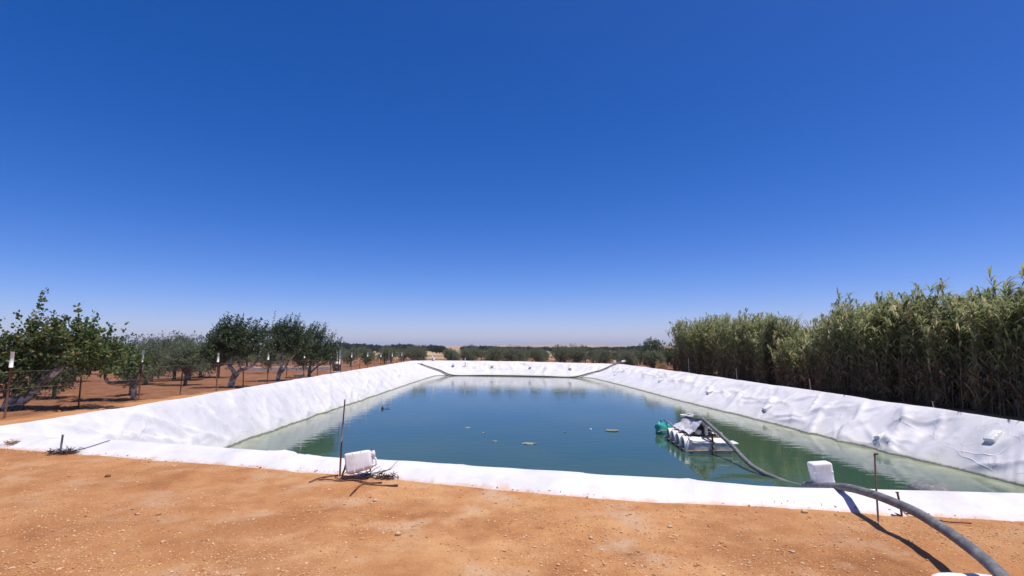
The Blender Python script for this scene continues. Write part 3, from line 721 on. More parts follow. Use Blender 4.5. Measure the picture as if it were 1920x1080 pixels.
# --- bushes at the far end of the reeds
def bush(x, y, w, h, label, m, seed, L=0.13, Wd=0.06, n=420, name='bush_tree', nl=14):
    rr = random.Random(seed); t = thing(name, (x, y, ground_z(x, y)), label, 'tree')
    a = MB(); lob = []
    for k in range(9):
        an = k * 0.75 + rr.uniform(-.4, .4); r = rr.uniform(.1, .6) * w * .5; c = (math.cos(an) * r, math.sin(an) * r, h * rr.uniform(0.35, 0.75))
        lob.append((c, (w * .25, w * .25, h * .27), 1)); limb(a, [(0, 0, -0.1), (c[0] * .4, c[1] * .4, c[2] * .6), c], 0.06, 0.015, 5, 3)
    a.build('trunk', M['bark'], t, True)
    b = MB(); crown(b, lob, n, nl, L, Wd, 0.5, (0, 0, 0), 0.4, 0.3)
    tag(b.build('crown', m, t), kind='stuff')
bush(16.2, 60, 3.6, 3.35, 'dense green tree standing at the far end of the reed thicket', M['carob'], 5, 0.15, 0.09, 520)
bush(15.0, 55.0, 2.6, 2.0, 'low olive-green bush in front of the tree at the reed end', M['olive'], 6)
bush(17.6, 56.0, 3.0, 2.9, 'bushy green tree between the reeds and the far tree', M['carob'], 8, 0.15, 0.08, 460)
bush(13.0, 57.5, 2.2, 1.7, 'rounded grey-green shrub just beyond the right far corner', M['olive'], 7)
tb = thing('dry_shrub', (13.9, 48.5, ground_z(13.9, 48.5)), 'small dry tan shrub behind the right bank near the reed end', 'shrub')
b = MB(); crown(b, [((0, 0, 0.45), (0.35, 0.35, 0.4), 1), ((0.3, 0, 0.35), (0.3, 0.3, 0.3), 1)], 120, 14, 0.12, 0.03, 0.8, (0, 0, 0), 0.3, 0.1)
tag(b.build('foliage', M['dry'], tb), kind='stuff')
a = MB(); limb(a, [(0, 0, -0.05), (0.05, 0, 0.2), (0.02, 0, 0.45)], 0.03, 0.01, 5, 3); a.build('stem', M['twig'], tb, True)

# --- giant reed thicket along the right bank
def reed_clump(x0, x1, y0, y1, topfn, ncane, label):
    cx, cy_ = (x0 + x1) / 2, (y0 + y1) / 2; bz = gz(cx, cy_) - 0.02
    t = thing('reed_clump', (cx, cy_, bz), label, 'reeds', 'giant reeds along the right bank')
    cb, lb, db = MB(), MB(), MB()
    tufts = []
    for _ in range(max(8, ncane // 11)):
        tx = x0 + (x1 - x0) * (NP.uniform() ** 1.35); ty = NP.uniform(y0, y1); tufts.append((tx, ty, NP.uniform(0.74, 1.02), NP.normal(size=2) * 0.16))
    for _ in range(ncane):
        tx, ty, th, tl_ = tufts[NP.integers(len(tufts))]
        x = max(x0, tx + NP.normal() * 0.26); y = ty + NP.normal() * 0.30
        h = topfn(tx, ty) * th * NP.uniform(0.74, 1.0)
        lean = np.array([0.07 + tl_[0] + NP.normal() * 0.05 + (x - tx) * 0.38, -0.10 + tl_[1] + NP.normal() * 0.06 + (y - ty) * 0.42, 0])
        base = np.array([x - cx, y - cy_, 0.0]); tt = np.linspace(0, 1, 5)[:, None]
        pts = base + np.array([0, 0, h]) * tt * (1 - 0.04 * tt) + lean * h * tt ** 2 * 0.9
        tube(cb, pts, np.linspace(0.011, 0.003, 5), 3, False)
        n = int(h * 11) + 7
        tl = NP.uniform(0.03, 1.0, n) ** 0.8; tl[-9:] = NP.uniform(0.84, 1.0, 9); tl[:7] = NP.uniform(0.02, 0.32, 7)
        ip = np.stack([np.interp(tl, tt[:, 0], pts[:, k]) for k in range(3)], 1)
        az = NP.uniform(0, 6.283, n); dv = np.stack([np.cos(az), np.sin(az), np.zeros(n)], 1)
        dv[:, 0] += 0.45; dv[:, 1] -= 0.55
        L = NP.uniform(0.38, 0.72, (n, 1)) * np.where(tl[:, None] > 0.93, 0.8, 1)
        rise = np.where(tl > 0.85, NP.uniform(0.6, 1.3, n), NP.uniform(0.1, 0.8, n))[:, None] * np.array([0, 0, 1.0])
        d1 = dv + rise; d1 /= np.linalg.norm(d1, axis=1, keepdims=True)
        d2 = dv + np.array([0, 0, 1.0]) * NP.uniform(-0.9, 0.5, (n, 1)); d2 /= np.linalg.norm(d2, axis=1, keepdims=True)
        s = np.cross(d1, [0, 0, 1.0]); s /= np.linalg.norm(s, axis=1, keepdims=True) + 1e-9
        wd = NP.uniform(0.035, 0.065, (n, 1))
        m = ip + d1 * L * 0.5; tip = m + d2 * L * 0.5
        q1 = np.stack([ip - s * wd * .3, ip + s * wd * .3, m + s * wd * .5, m - s * wd * .5], 1)
        q2 = np.stack([m - s * wd * .5, m + s * wd * .5, tip], 1)
        dry = (tl < NP.uniform(0.30, 0.62)) & (NP.uniform(0, 1, n) < 0.85) | (NP.uniform(0, 1, n) < (0.5 if NP.uniform() < 0.10 else 0.03))
        for mb, sel in ((lb, ~dry), (db, dry)):
            if sel.any():
                k = sel.sum(); vv = np.concatenate([q1[sel], q2[sel][:, 2:3]], 1)      # 5 verts: shared blade
                mb.v.append(vv.reshape(-1, 3)); b0 = mb.n + np.arange(k) * 5
                mb.f.extend([[i, i + 1, i + 2, i + 3] for i in b0.tolist()]); mb.f.extend([[i + 3, i + 2, i + 4] for i in b0.tolist()]); mb.n += 5 * k
    tag(cb.build('canes', M['cane'], t), kind='stuff'); tag(lb.build('leaves', M['reed'], t), kind='stuff')
    tag(db.build('dead_leaves', M['reeddry'], t), kind='stuff')
RP = np.array([(9, 4.0), (14.0, 4.0), (15.7, 4.0), (16.4, 3.3), (16.9, 2.5), (17.4, 3.5), (18.1, 4.15), (18.9, 4.0), (20.3, 4.0), (21.6, 4.3), (22.2, 3.8), (23.4, 3.75), (25.3, 3.0), (26.4, 2.2), (27.3, 2.8), (28.6, 3.9), (31.9, 4.2), (37.9, 4.5), (44.0, 4.3), (46.5, 2.6), (60, 2.2)])
def reed_top(x, y):                                        # clumps and gaps running slantwise through the bed
    return float(np.interp(y - (x - 14.4) * 1.5, RP[:, 0], RP[:, 1])) * 1.10 + 0.30 * fbm(x * 0.8, y * 0.8, 4.0, 3)
reed_clump(14.15, 18.0, 27.5, 45.5, reed_top, 1300, 'long far clump of giant reeds ending near the bushy trees')
reed_clump(14.15, 18.0, 22.6, 27.5, reed_top, 520, 'lower dip of giant reeds between the far clump and the tall middle clump')
reed_clump(14.15, 18.0, 17.0, 22.6, reed_top, 640, 'tall middle clump of giant reeds standing behind the right bank')
reed_clump(14.15, 18.0, 9.6, 17.0, reed_top, 860, 'nearest clump of giant reeds with brown stems at the right edge')

# ------------------------------------------------------------------ fence on the left
fence = thing('wire_fence', (-11.25, 11.6, 0), 'wire fence of rusty posts with white tips along the orchard', 'fence')
FX, FY = -11.25, 11.6
def post(y, h, tip, r, lean):
    z = ground_z(FX, y); mb = MB()
    tube(mb, [(0, 0, -0.05), (lean * 0.5, 0, h * 0.5), (lean, 0, h)], r, 6)
    o = mb.build('post', M['rust'], fence, True); o.location = (0, y - FY, z)
    if tip:
        mt = MB(); tube(mt, [(lean * (1 - 0.34 / h), 0, h - 0.34), (lean, 0, h + 0.006)], r + 0.012, 8)
        mt.build('white_tip', M['paint'], o, True)
for k in range(11): post(11.6 + k * 4.1, 1.46 + 0.03 * math.sin(k * 2.1), True, 0.024, 0.03 * math.sin(k * 1.3 + 1))
for k in range(10): post(13.55 + k * 4.1, 0.80 + 0.1 * math.sin(k * 1.9), False, 0.020, 0.03 * math.sin(k * 2.3))
for hz in (0.25, 0.62, 1.0):
    mb = MB(); pts = []
    for k in range(83):
        y = 7.5 + k * 0.55; pts.append((0.02, y - FY, ground_z(FX, min(max(y, 8), 52)) + hz + 0.01 * math.sin(k * 1.1)))
    tube(mb, pts, 0.0028, 3, False); mb.build('strand', M['wire'], fence)
mb = MB()
for k in range(210):
    y = 7.6 + k * 0.14
    for sgn in (1, -1):
        z0 = ground_z(FX, max(8, y)) if k % 6 == 0 or sgn == 1 and k == 0 else z0
        a_, b_ = (0.015, y - FY, z0 + 0.02), (0.015, y - FY + sgn * 1.0, z0 + 1.02)
        tube(mb, [a_, b_], 0.0005, 3, False)
tag(mb.build('chain_link_mesh', M['wire'], fence), kind='stuff')
for px, y, h, lab in [(812, 55.5, 1.35, 'white-tipped post standing beyond the left far corner of the pond'), (873, 54.0, 0.9, 'short pale post just beyond the far bank'), ]:
    x = (px - 960) / 960 * y; t = thing('fence_post', (x, y, ground_z(x, y)), lab, 'post')
    mb = MB(); tube(mb, [(0, 0, -0.1), (0.01, 0, h)], 0.03, 6); mb.build('shaft', M['rust'], t, True)
    mb = MB(); tube(mb, [(0.008, 0, h - 0.4), (0.01, 0, h + .01)], 0.045, 8); mb.build('white_tip', M['paint'], t, True)
x, y = (754 - 960) / 960 * 52, 52
mb = MB(); tube(mb, [(0, 0, -0.1), (0.12, 0, 0.7), (0.30, 0, 1.45)], 0.035, 6); o = mb.build('leaning_pole', M['wood'], None, True); o.location = (x, y, ground_z(x, y))
tag(o, 'pale leaning pole behind the left far corner of the pond', 'pole')
x, y = (731 - 960) / 960 * 47, 47
mb = MB(); tube(mb, [(0, 0, -0.1), (0.0, 0, 0.9), (0.02, 0, 1.75)], 0.03, 6); o = mb.build('thin_pole', M['steel'], None, True); o.location = (x, y, ground_z(x, y))
tag(o, 'tall thin grey pole among the last fence posts', 'pole')

# stakes behind the right bank
for px, y, top, lab in [(1288, 37.5, 0.66, 'tallest thin stake before the far reeds on the right bank'), (1376, 29.5, 0.31, 'thin grey stake before the far reed clump, second along the right bank'),
                        (1511, 22.3, 0.16, 'thin grey stake on the right bank before the middle reeds'), (1735, 15.9, -0.10, 'shortest stake poking over the right bank before the near reeds')]:
    x = (px - 960) / 960 * y * 1.0; mb = MB(); z = ground_z(x, y)
    tube(mb, [(0, 0, -0.1), (0.005, 0, (top - z) * .5), (-0.01, 0, top - z)], 0.018, 6); tube(mb, [(-0.01, 0, top - z - 0.002), (-0.03, 0, top - z + 0.02)], 0.010, 5)
    o = mb.build('stake', M['steel'], None, True); o.location = (x, y, z); tag(o, lab, 'stake', 'stakes behind the right bank')

# ------------------------------------------------------------------ well-head frame, channel wall, boxes in the orchard
y = 34.0; x = (636 - 960) / 960 * y
t = thing('well_pump', (x, y, ground_z(x, y)), 'grey steel well frame with control box beside the fence', 'pump frame')
for dx in (-0.24, 0.24):
    mb = MB(); box(mb, (dx, 0, 1.0), (0.06, 0.06, 2.1)); mb.build('upright', M['steel'], t)
mb = MB(); box(mb, (0.05, 0, 2.08), (0.72, 0.07, 0.06)); mb.build('crossbar', M['steel'], t)
mb = MB(); tube(mb, [(-0.02, -0.06, 0.75), (-0.02, -0.06, 1.65)], 0.05, 10); mb.build('riser_pipe', M['paint'], t, True)
mb = MB(); tube(mb, [(0.16, -0.05, 0.70), (0.16, -0.05, 1.62)], 0.035, 10); mb.build('riser_pipe', M['paint'], t, True)
mb = MB(); box(mb, (0, -0.06, 0.48), (0.38, 0.22, 0.44), None, 0.02); cb = mb.build('control_box', M['dark'], t)
mb = MB(); lathe(mb, [(0.07, 0), (0.07, 0.02)], 12, 'y', (0.02, -0.185, 0.5)); mb.build('dial', M['steel'], cb)
mb = MB(); box(mb, (-0.05, -0.1, 0.08), (0.52, 0.45, 0.30), None, 0.03); mb.build('concrete_base', M['conc'], t)
mb = MB(); tube(mb, [(-0.55, -0.1, 0.2), (-0.35, -0.1, 0.8), (-0.22, -0.05, 1.3)], 0.035, 8); mb.build('brace', M['wood'], t, True)
y = 41.5; p0 = Vector(((452 - 960) / 960 * y, y, 0)); p1 = Vector(((622 - 960) / 960 * (y + 1.5), y + 1.5, 0))
t = thing('channel_wall', (p0.x, p0.y, ground_z(p0.x, p0.y)), 'low pale concrete channel wall running behind the dark trees', 'wall')
nb = 11; d = (p1 - p0) / nb
for k in range(nb):
    q = p0 + d * (k + 0.5); mb = MB(); hz = 0.30 + 0.03 * math.sin(k * 2.7)
    box(mb, (q.x - p0.x, q.y - p0.y, hz / 2 - 0.03 + ground_z(q.x, q.y) - ground_z(p0.x, p0.y)), (d.length - 0.03, 0.45, hz + 0.06), Matrix.Rotation(math.atan2(d.y, d.x), 3, 'Z'), 0.02); mb.build('block', M['conc'], t)
y = 30.0; x = (560 - 960) / 960 * y * 0.985
t = thing('low_box', (x, y, ground_z(x, y)), 'low yellowish wooden box on the soil before the farthest dark tree', 'box')
for dy in (-0.14, 0.14):
    mb = MB(); box(mb, (0, dy, 0.10), (0.52, 0.025, 0.20)); mb.build('side_board', M['yellow'], t)
for dx in (-0.248, 0.248):
    mb = MB(); box(mb, (dx, 0, 0.10), (0.022, 0.253, 0.19)); mb.build('end_board', M['yellow'], t)
mb = MB(); box(mb, (0, 0, 0.204), (0.50, 0.30, 0.02)); mb.build('lid', M['paint'], t)

# ------------------------------------------------------------------ jerrycans
def can_parts(t, w=0.25, d=0.24, h=0.36, m=None, handle=True):
    """upright 20 litre can, base at z = 0"""
    m = m or M['plastic']
    import bmesh
    bm = bmesh.new(); bmesh.ops.create_cube(bm, size=1)
    for q in bm.verts:
        tp = 0.86 if q.co.z > 0 else 1.0
        q.co = Vector((q.co.x * w * tp, q.co.y * d * tp, (q.co.z + 0.5) * h))
    bmesh.ops.bevel(bm, geom=bm.edges[:], offset=0.035, segments=3, affect='EDGES', profile=0.6)
    for q in bm.verts:                                       # slightly bellied, dented sides
        b = 0.010 * math.sin(q.co.z / h * math.pi * 3); q.co.x *= 1 + b; q.co.y *= 1 + b
    me = bpy.data.meshes.new('body'); bm.to_mesh(me); bm.free(); me.materials.append(m)
    me.polygons.foreach_set('use_smooth', [True] * len(me.polygons)); body = link('body', me, t)
    for k in (0.33, 0.66):
        mb = MB(); box(mb, (0, 0, h * k), (w * (1.012 - 0.14 * k), d * (1.012 - 0.14 * k), 0.014), None, 0.006); mb.build('rib', m, body)
    mb = MB(); lathe(mb, [(0.034, 0), (0.034, 0.03), (0.026, 0.032)], 14, 'z', (w * 0.22, 0, h - 0.004)); nk = mb.build('neck', m, t, True)
    mb = MB(); lathe(mb, [(0.040, 0.014), (0.040, 0.045), (0.034, 0.052)], 14, 'z', (w * 0.22, 0, h)); mb.build('cap', m, nk, True)
    if handle:
        mb = MB(); tube(mb, catmull([(-w * 0.34, 0, h - 0.01), (-w * 0.30, 0, h + 0.045), (-w * 0.02, 0, h + 0.05), (w * 0.06, 0, h - 0.01)], 5), 0.014, 7); mb.build('handle', m, t, True)
def jerrycan(loc, mat3, label, group=None, s=1.0, m=None, name='jerrycan'):
    t = thing(name, loc, label, 'jerrycan', group, rot=mat3.to_euler()); t.scale = (s, s, s); can_parts(t, m=m); return t
def basis(zax, xax):
    z = Vector(zax).normalized(); x = Vector(xax); x = (x - z * x.dot(z)).normalized(); y = z.cross(x)
    return Matrix((x, y, z)).transposed()
rl = [(1434, 772, 1.0, 'clear white jerrycan lying on the right bank behind the pump raft'), (1645, 824, 1.0, 'jerrycan half buried in liner folds on the right bank above the hooked rod'),
      (1856, 830, 1.05, 'nearest jerrycan bulging from the right bank at the right edge'), (1326, 739, 1.0, 'jerrycan on the right bank third from the near end, beyond the raft'),
      (1236, 717, 0.95, 'small jerrycan on the right bank near the far corner'), (1152, 705, 0.9, 'farthest jerrycan on the right bank beside the far corner')]
for px, py, s, lab in rl:
    h, nrm = on_liner(px, py)
    if h is None: continue
    down = Vector((-1, -0.10, -0.55)); down = (down - nrm * down.dot(nrm)).normalized()
    up = -down                                              # can's base points down the bank
    jerrycan(h + nrm * (0.035 if px < 1600 else -0.02) * s, basis(up, nrm.cross(up)), lab, 'jerrycans weighing down the right bank', s)
for px, py, lab in [(850, 687, 'leftmost of four jerrycans on the far bank'), (923, 690, 'second from left of four jerrycans on the far bank'), (994, 692, 'third from left of four jerrycans on the far bank'), (1069, 694, 'rightmost of four jerrycans on the far bank')]:
    h, nrm = on_liner(px, py)
    if h is None: continue
    down = Vector((0, -1, -0.4)); down = (down - nrm * down.dot(nrm)).normalized()
    jerrycan(h + nrm * 0.10, basis(-down, (1, 0, 0)), lab, 'jerrycans weighing down the far bank', 1.05, M['plasticg'])
h, nrm = on_liner(813, 677)
if h: jerrycan(h + Vector((0, 0.1, 0.02)), Matrix.Rotation(0.3, 3, 'Z'), 'white jerrycan standing on the crest at the left far corner', None, 0.9)
h, nrm = on_liner(1153, 684)
if h: jerrycan(h + Vector((0, 0.1, 0.02)), Matrix.Rotation(-0.3, 3, 'Z'), 'white jerrycan standing on the crest at the right far corner', None, 1.0)

# the near can, lying on the hem by the tall rod
p = on_ground(668, 893)
cn = Vector((at_y(646, 870, 6.35).x, 6.30, 0.0))
nc = jerrycan((at_y(650, 872, 6.42).x, 6.42, 0.165), basis((1, 0.16, 0.20), (0, 0.25, 1)), 'bright white jerrycan lying on its side on the near hem beside the rod', None, 1.0)
nc.scale = (0.98, 0.98, 0.84)
# the can standing behind the hose
jerrycan((at_y(1535, 863, 5.90).x, 5.90, at_y(1535, 866, 5.90).z), basis((0.10, -0.10, -1), (1, -0.25, 0)), 'white jerrycan standing upside down behind the black hose on the near hem', None, 0.84)

# ------------------------------------------------------------------ pump raft
RX, RY = 5.06, 15.05
raft = thing('pump_raft', (RX, RY, WZ), 'floating pump raft of white drums with a tent-like sheet roof', 'raft', None, math.radians(-1.5)); raft.scale = (1.10, 1.12, 1.14)
def arch_drum(name, x0, x1, y, w, hgt, m, zb=-0.10):
    """drum lying across the raft: flat bottom, arched top, recessed end plate towards -x"""
    n = 12; prof = [(-w / 2, zb)] + [(-math.cos(a) * w / 2, zb + (hgt - zb) * 0.52 + math.sin(a) * (hgt - zb) * 0.48) for a in np.linspace(0, math.pi, n)] + [(w / 2, zb)]
    k = len(prof); c = np.array([0.0, zb + (hgt - zb) * 0.5]); P = np.array(prof)
    rings = [(x1, P * 0.96 + c * 0.04), (x1 - 0.03, P), (x0 + 0.03, P), (x0, P * 0.97 + c * 0.03), (x0, P * 0.76 + c * 0.24), (x0 + 0.035, P * 0.74 + c * 0.26)]
    v = []; f = []
    for xx, q in rings: v += [[xx, y + a, b] for a, b in q]
    for i in range(len(rings) - 1):
        for j in range(k): f.append([i * k + j, i * k + (j + 1) % k, (i + 1) * k + (j + 1) % k, (i + 1) * k + j])
    f.append([j for j in range(k)]); f.append([(len(rings) - 1) * k + j for j in range(k)][::-1])
    mb = MB(); mb.add(v, f); d = mb.build(name, m, raft)
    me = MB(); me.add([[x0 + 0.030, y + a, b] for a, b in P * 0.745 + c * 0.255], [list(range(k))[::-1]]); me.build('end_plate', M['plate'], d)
    return d
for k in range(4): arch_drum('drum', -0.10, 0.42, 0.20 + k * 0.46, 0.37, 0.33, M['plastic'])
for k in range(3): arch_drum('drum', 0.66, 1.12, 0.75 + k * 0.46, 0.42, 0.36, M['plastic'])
for xx, ww in ((0.27, 0.50), (0.80, 0.44)):
    mb = MB(); box(mb, (xx, -0.10, 0.08), (ww, 0.34, 0.32), None, 0.05); fb = mb.build('front_float', M['plasticg'], raft, True)
    mb = MB(); box(mb, (xx + 0.0, -0.02, 0.262), (ww * 0.96, 0.52, 0.035), Matrix.Rotation(0.05, 3, 'X'), 0.012); mb.build('top_board', M['plastic'], fb)
mb = MB(); box(mb, (1.08, 0.05, 0.20), (0.30, 0.36, 0.03), Matrix.Rotation(-0.1, 3, 'Y'), 0.01); mb.build('side_board', M['plastic'], raft)
mb = MB(); tube(mb, [(0.535, -0.24, -0.1), (0.54, -0.23, 0.2), (0.53, -0.2, 0.42)], 0.025, 6); mb.build('mooring_post', M['rust'], raft, True)
mb = MB(); tube(mb, catmull([(0.50, -0.26, 0.22), (0.55, -0.29, 0.12), (0.52, -0.30, 0.03), (0.54, -0.29, -0.06)], 5), 0.03, 6, True, 0.2); mb.build('knotted_rope', M['wood'], raft, True)
# deck
for k in range(5):
    mb = MB(); box(mb, (0.52, 0.32 + k * 0.34, 0.31), (0.95, 0.20, 0.03)); mb.build('deck_plank', M['wood'], raft)
# sheet roof: two thin sagging sheets meeting at a ridge
def sheet(xe, ze, xr, zr, y0, y1, sag, name):
    nu, nv = 16, 22; v = []
    for th in (0, 0.012):
        for i in range(nu):
            u = i / (nu - 1)
            for j in range(nv):
                w = j / (nv - 1)
                z = ze + (zr - ze) * u - sag * math.sin(u * math.pi) + th - 0.13 * w * u - 0.03 * math.sin(w * math.pi) * u
                x = xe + (xr - xe) * u + 0.01 * math.sin(w * 9 + u * 4); v.append((x, y0 + (y1 - y0) * w - 0.05 * u * (1 - w) * 2, z + 0.012 * math.sin(w * 7 + u * 5) + 0.035 * fbm(u * 3.1 + xe, w * 4.3, ze, 3)))
    A = nu * nv; f = []
    for i in range(nu - 1):
        for j in range(nv - 1):
            a = i * nv + j; q = [a, a + 1, a + nv + 1, a + nv]; f.append(q[::-1]); f.append([t_ + A for t_ in q])
    for i in range(nu - 1):
        for j in (0, nv - 1): a = i * nv + j; f.append([a, a + nv, a + nv + A, a + A])
    for j in range(nv - 1):
        for i in (0, nu - 1): a = i * nv + j; f.append([a, a + A, a + 1 + A, a + 1])
    mb = MB(); mb.add(v, f); return mb.build(name, M['sheet'], raft, True)
sheet(0.08, 0.37, 0.42, 0.74, 0.22, 1.75, 0.05, 'roof_sheet')
sheet(0.86, 0.36, 0.435, 0.725, 0.24, 1.70, 0.05, 'roof_sheet')
mb = MB(); tube(mb, [(0.428, 0.12, 0.735), (0.428, 1.0, 0.69), (0.428, 1.8, 0.61)], 0.022, 6); mb.build('ridge_pole', M['dark'], raft, True)
mb = MB(); lathe(mb, [(0.10, 0), (0.12, 0.02), (0.12, 0.46), (0.09, 0.50)], 16, 'y', (0.42, 0.42, 0.47)); mo = mb.build('pump_motor', M['dark'], raft, True)
mb = MB(); lathe(mb, [(0.06, 0), (0.085, 0.02), (0.085, 0.10), (0.05, 0.12)], 14, 'z', (0.36, 0.34, 0.36)); mb.build('pump_casing', M['plasticg'], mo, True)
mb = MB(); lathe(mb, [(0.035, 0), (0.045, 0.02), (0.045, 0.20), (0.03, 0.22)], 12, 'z', (0.56, 0.30, 0.34)); mb.build('valve', M['plasticg'], mo, True)
mb = MB()
a = np.linspace(0, 4.4 * math.pi, 60); tube(mb, np.stack([0.50 + 0.17 * np.cos(a), 1.70 + 0.16 * np.sin(a), 0.63 + a * 0.004], 1), 0.018, 6); mb.build('coiled_hose', M['plastic'], raft, True)

for yy in (0.43, 0.89, 1.35):
    mb = MB(); tube(mb, catmull([(-0.12, yy, -0.05), (-0.10, yy, 0.20), (0.02, yy + 0.02, 0.335), (0.40, yy, 0.35), (0.85, yy - 0.02, 0.36)], 5), 0.012, 5, True, 0.2); mb.build('lashing', M['rope'], raft, True)
mb = MB(); tube(mb, [(-0.14, -0.02, 0.05), (-0.13, 0.9, 0.06), (-0.13, 1.85, 0.05)], 0.022, 6); mb.build('frame_rail', M['wood'], raft, True)
mb = MB(); tube(mb, [(-0.12, -0.285, 0.06), (0.5, -0.29, 0.07), (1.10, -0.285, 0.06)], 0.022, 6); mb.build('frame_rail', M['wood'], raft, True)
mb = MB(); tube(mb, catmull([(0.40, 0.40, 0.60), (0.15, 0.2, 0.42), (-0.05, -0.1, 0.34), (0.10, -0.26, 0.28), (0.5, -0.27, 0.30)], 6), 0.010, 5); mb.build('cable', M['dark'], raft, True)
# turquoise container afloat behind the raft
c = at_y(1240, 800, 18.0)
t = thing('plastic_container', (c.x, 18.0, WZ), 'crumpled turquoise plastic container tied with rope behind the raft', 'container', None, 0.3); t.scale = (1.05, 1.0, 0.95)
def bundle(c, sz, seed, m, name):
    k, n = 22, 14; v = []; f = []
    for i in range(n):
        u = i / (n - 1); w = math.sin(min(1, u * 1.0 + 0.06) * math.pi) ** 0.35
        for j in range(k):
            a = j * 2 * math.pi / k; r = 1 + 0.22 * fbm(math.cos(a) * 1.6 + seed, math.sin(a) * 1.6, u * 3.0, 3) + 0.10 * (1 - abs(fbm(a * 1.4 + seed, u * 2.5, 4.0, 2)) * 2)
            sx = math.copysign(abs(math.cos(a)) ** 0.6, math.cos(a)); sy = math.copysign(abs(math.sin(a)) ** 0.6, math.sin(a))
            v.append((c[0] + sx * w * r * sz[0] / 2 + 0.03 * math.sin(u * 4 + seed), c[1] + sy * w * r * sz[1] / 2, c[2] + (u - 0.5) * sz[2] + 0.03 * math.sin(a * 2 + seed)))
    for i in range(n - 1):
        for j in range(k): f.append([i * k + j, i * k + (j + 1) % k, (i + 1) * k + (j + 1) % k, (i + 1) * k + j])
    f.append(list(range(k))[::-1]); f.append([(n - 1) * k + j for j in range(k)])
    mb = MB(); mb.add(v, f); return mb.build(name, m, t, True)
bundle((0, 0, 0.14), (0.36, 0.32, 0.60), 1.0, M['teal'], 'body')
bundle((0.17, -0.06, 0.16), (0.17, 0.26, 0.40), 5.0, M['teal'], 'folded_flap')
mb = MB(); tube(mb, catmull([(-0.05, 0, 0.40), (-0.02, -0.02, 0.50), (0.12, -0.02, 0.49), (0.20, -0.05, 0.38)], 5), 0.016, 6, True, 0.2); mb.build('handle', M['teal'], t, True)
mb = MB(); tube(mb, catmull([(-0.22, -0.15, 0.10), (-0.05, -0.22, 0.16), (0.15, -0.22, 0.10), (0.30, -0.3, 0.20), (0.25, -0.1, 0.40), (0.1, 0.0, 0.47)], 6), 0.014, 5); mb.build('rope', M['rope'], t, True)

# ------------------------------------------------------------------ black hose: raft -> water -> over the near hem -> foreground
def hp(px, py, y): q = at_y(px, py, y); return (q.x, q.y, q.z)
hpts = [(5.60, 15.45, -0.54), (5.66, 14.8, -0.70), (5.78, 13.9, -1.0), hp(1412, 875, 12.65), (6.10, 11.9, WZ - 0.03), (6.38, 11.2, WZ - 0.048), (6.30, 10.2, WZ - 0.2), (5.0, 8.5, -1.35), (4.0, 7.0, -0.40),
        (3.45, 6.25, -0.05), (3.32, 5.75, 0.09), (3.38, 5.38, 0.172), (3.36, 5.0, 0.22), (3.325, 4.69, 0.245), (3.295, 4.36, 0.25), (3.21, 4.01, 0.25), (3.13, 3.76, 0.25), (3.01, 3.42, 0.24), (2.86, 3.12, 0.225), (2.6, 2.7, 0.16), (2.2, 2.2, 0.07), (1.5, 1.5, 0.04)]
hc = catmull(hpts, 10); hr = np.interp(np.arange(len(hc)) / 10, [0, 3, 5, 8, 10, 99], [0.054, 0.054, 0.05, 0.043, 0.038, 0.038])
mb = MB(); tube(mb, hc, hr, 16)
tag(mb.build('water_hose', M['pipe'], None, True), 'thick black hose running from the raft over the hem into the right foreground', 'hose')
# white sack under the hose at the bottom edge
def sack(loc, size, rz, label, m):
    mb = MB(); k, n = 16, 11; v = []; f = []
    for i in range(n):
        u = i / (n - 1) * 2 - 1; r = (1 - abs(u) ** 4) ** 0.5 if abs(u) < 1 else 0.0
        r = max(r, 0.12)
        for j in range(k):
            a = j * 2 * math.pi / k; b = 1 + 0.10 * fbm(u * 2 + loc[0], math.cos(a) * 1.5, math.sin(a) * 1.5, 3)
            sx = math.copysign(abs(math.cos(a)) ** 0.7, math.cos(a)); sz = math.copysign(abs(math.sin(a)) ** 0.8, math.sin(a))
            v.append((u * size[0] / 2, sx * r * size[1] / 2 * b, (sz * r * b * 0.5 + 0.42) * size[2]))
    for i in range(n - 1):
        for j in range(k): f.append([i * k + j, i * k + (j + 1) % k, (i + 1) * k + (j + 1) % k, (i + 1) * k + j])
    f.append(list(range(k))[::-1]); f.append([(n - 1) * k + j for j in range(k)])
    mb.add(v, f); o = mb.build('sack', m, None, True); o.location = loc; o.rotation_euler = (0, 0, rz); return tag(o, label, 'sack')
q = at_z(1835, 1092, 0.08)
sack((q.x, q.y - 0.02, 0.0), (0.56, 0.32, 0.115), -0.15, 'white sack lying under the hose at the bottom edge', M['plastic'])

# ------------------------------------------------------------------ float line along the far water edge
fpts = []
for px, py in [(765, 677.5), (785, 683), (805, 690), (825, 696)]:
    h, nr_ = on_liner(px, py)
    if h: fpts.append(h + (nr_ or Vector((0, 0, 1))) * 0.12)
for px in (852, 905, 960, 1020, 1072):
    k = int(np.argmin(np.where(WAT[:, 1] > 46, np.abs(WAT[:, 0] / WAT[:, 1] - (px - 960) / 960), 9))); fpts.append(Vector((WAT[k][0], WAT[k][1] - 0.30, WZ + 0.05)))
for px, py in [(1105, 702), (1128, 696), (1148, 687), (1160, 682.5)]:
    h, nr_ = on_liner(px, py)
    if h: fpts.append(h + (nr_ or Vector((0, 0, 1))) * 0.12)
fpts.append(fpts[-1] + Vector((0.55, -0.1, 0.18)))
fl0 = thing('float_line', fpts[4], 'long grey pipe sagging along the waterline of the far bank', 'pipe')
loc = [tuple(Vector(p_) - Vector(fpts[4])) for p_ in fpts]
mb = MB(); tube(mb, catmull(loc, 6), 0.065, 8); mb.build('pipe', M['farpipe'], fl0, True)
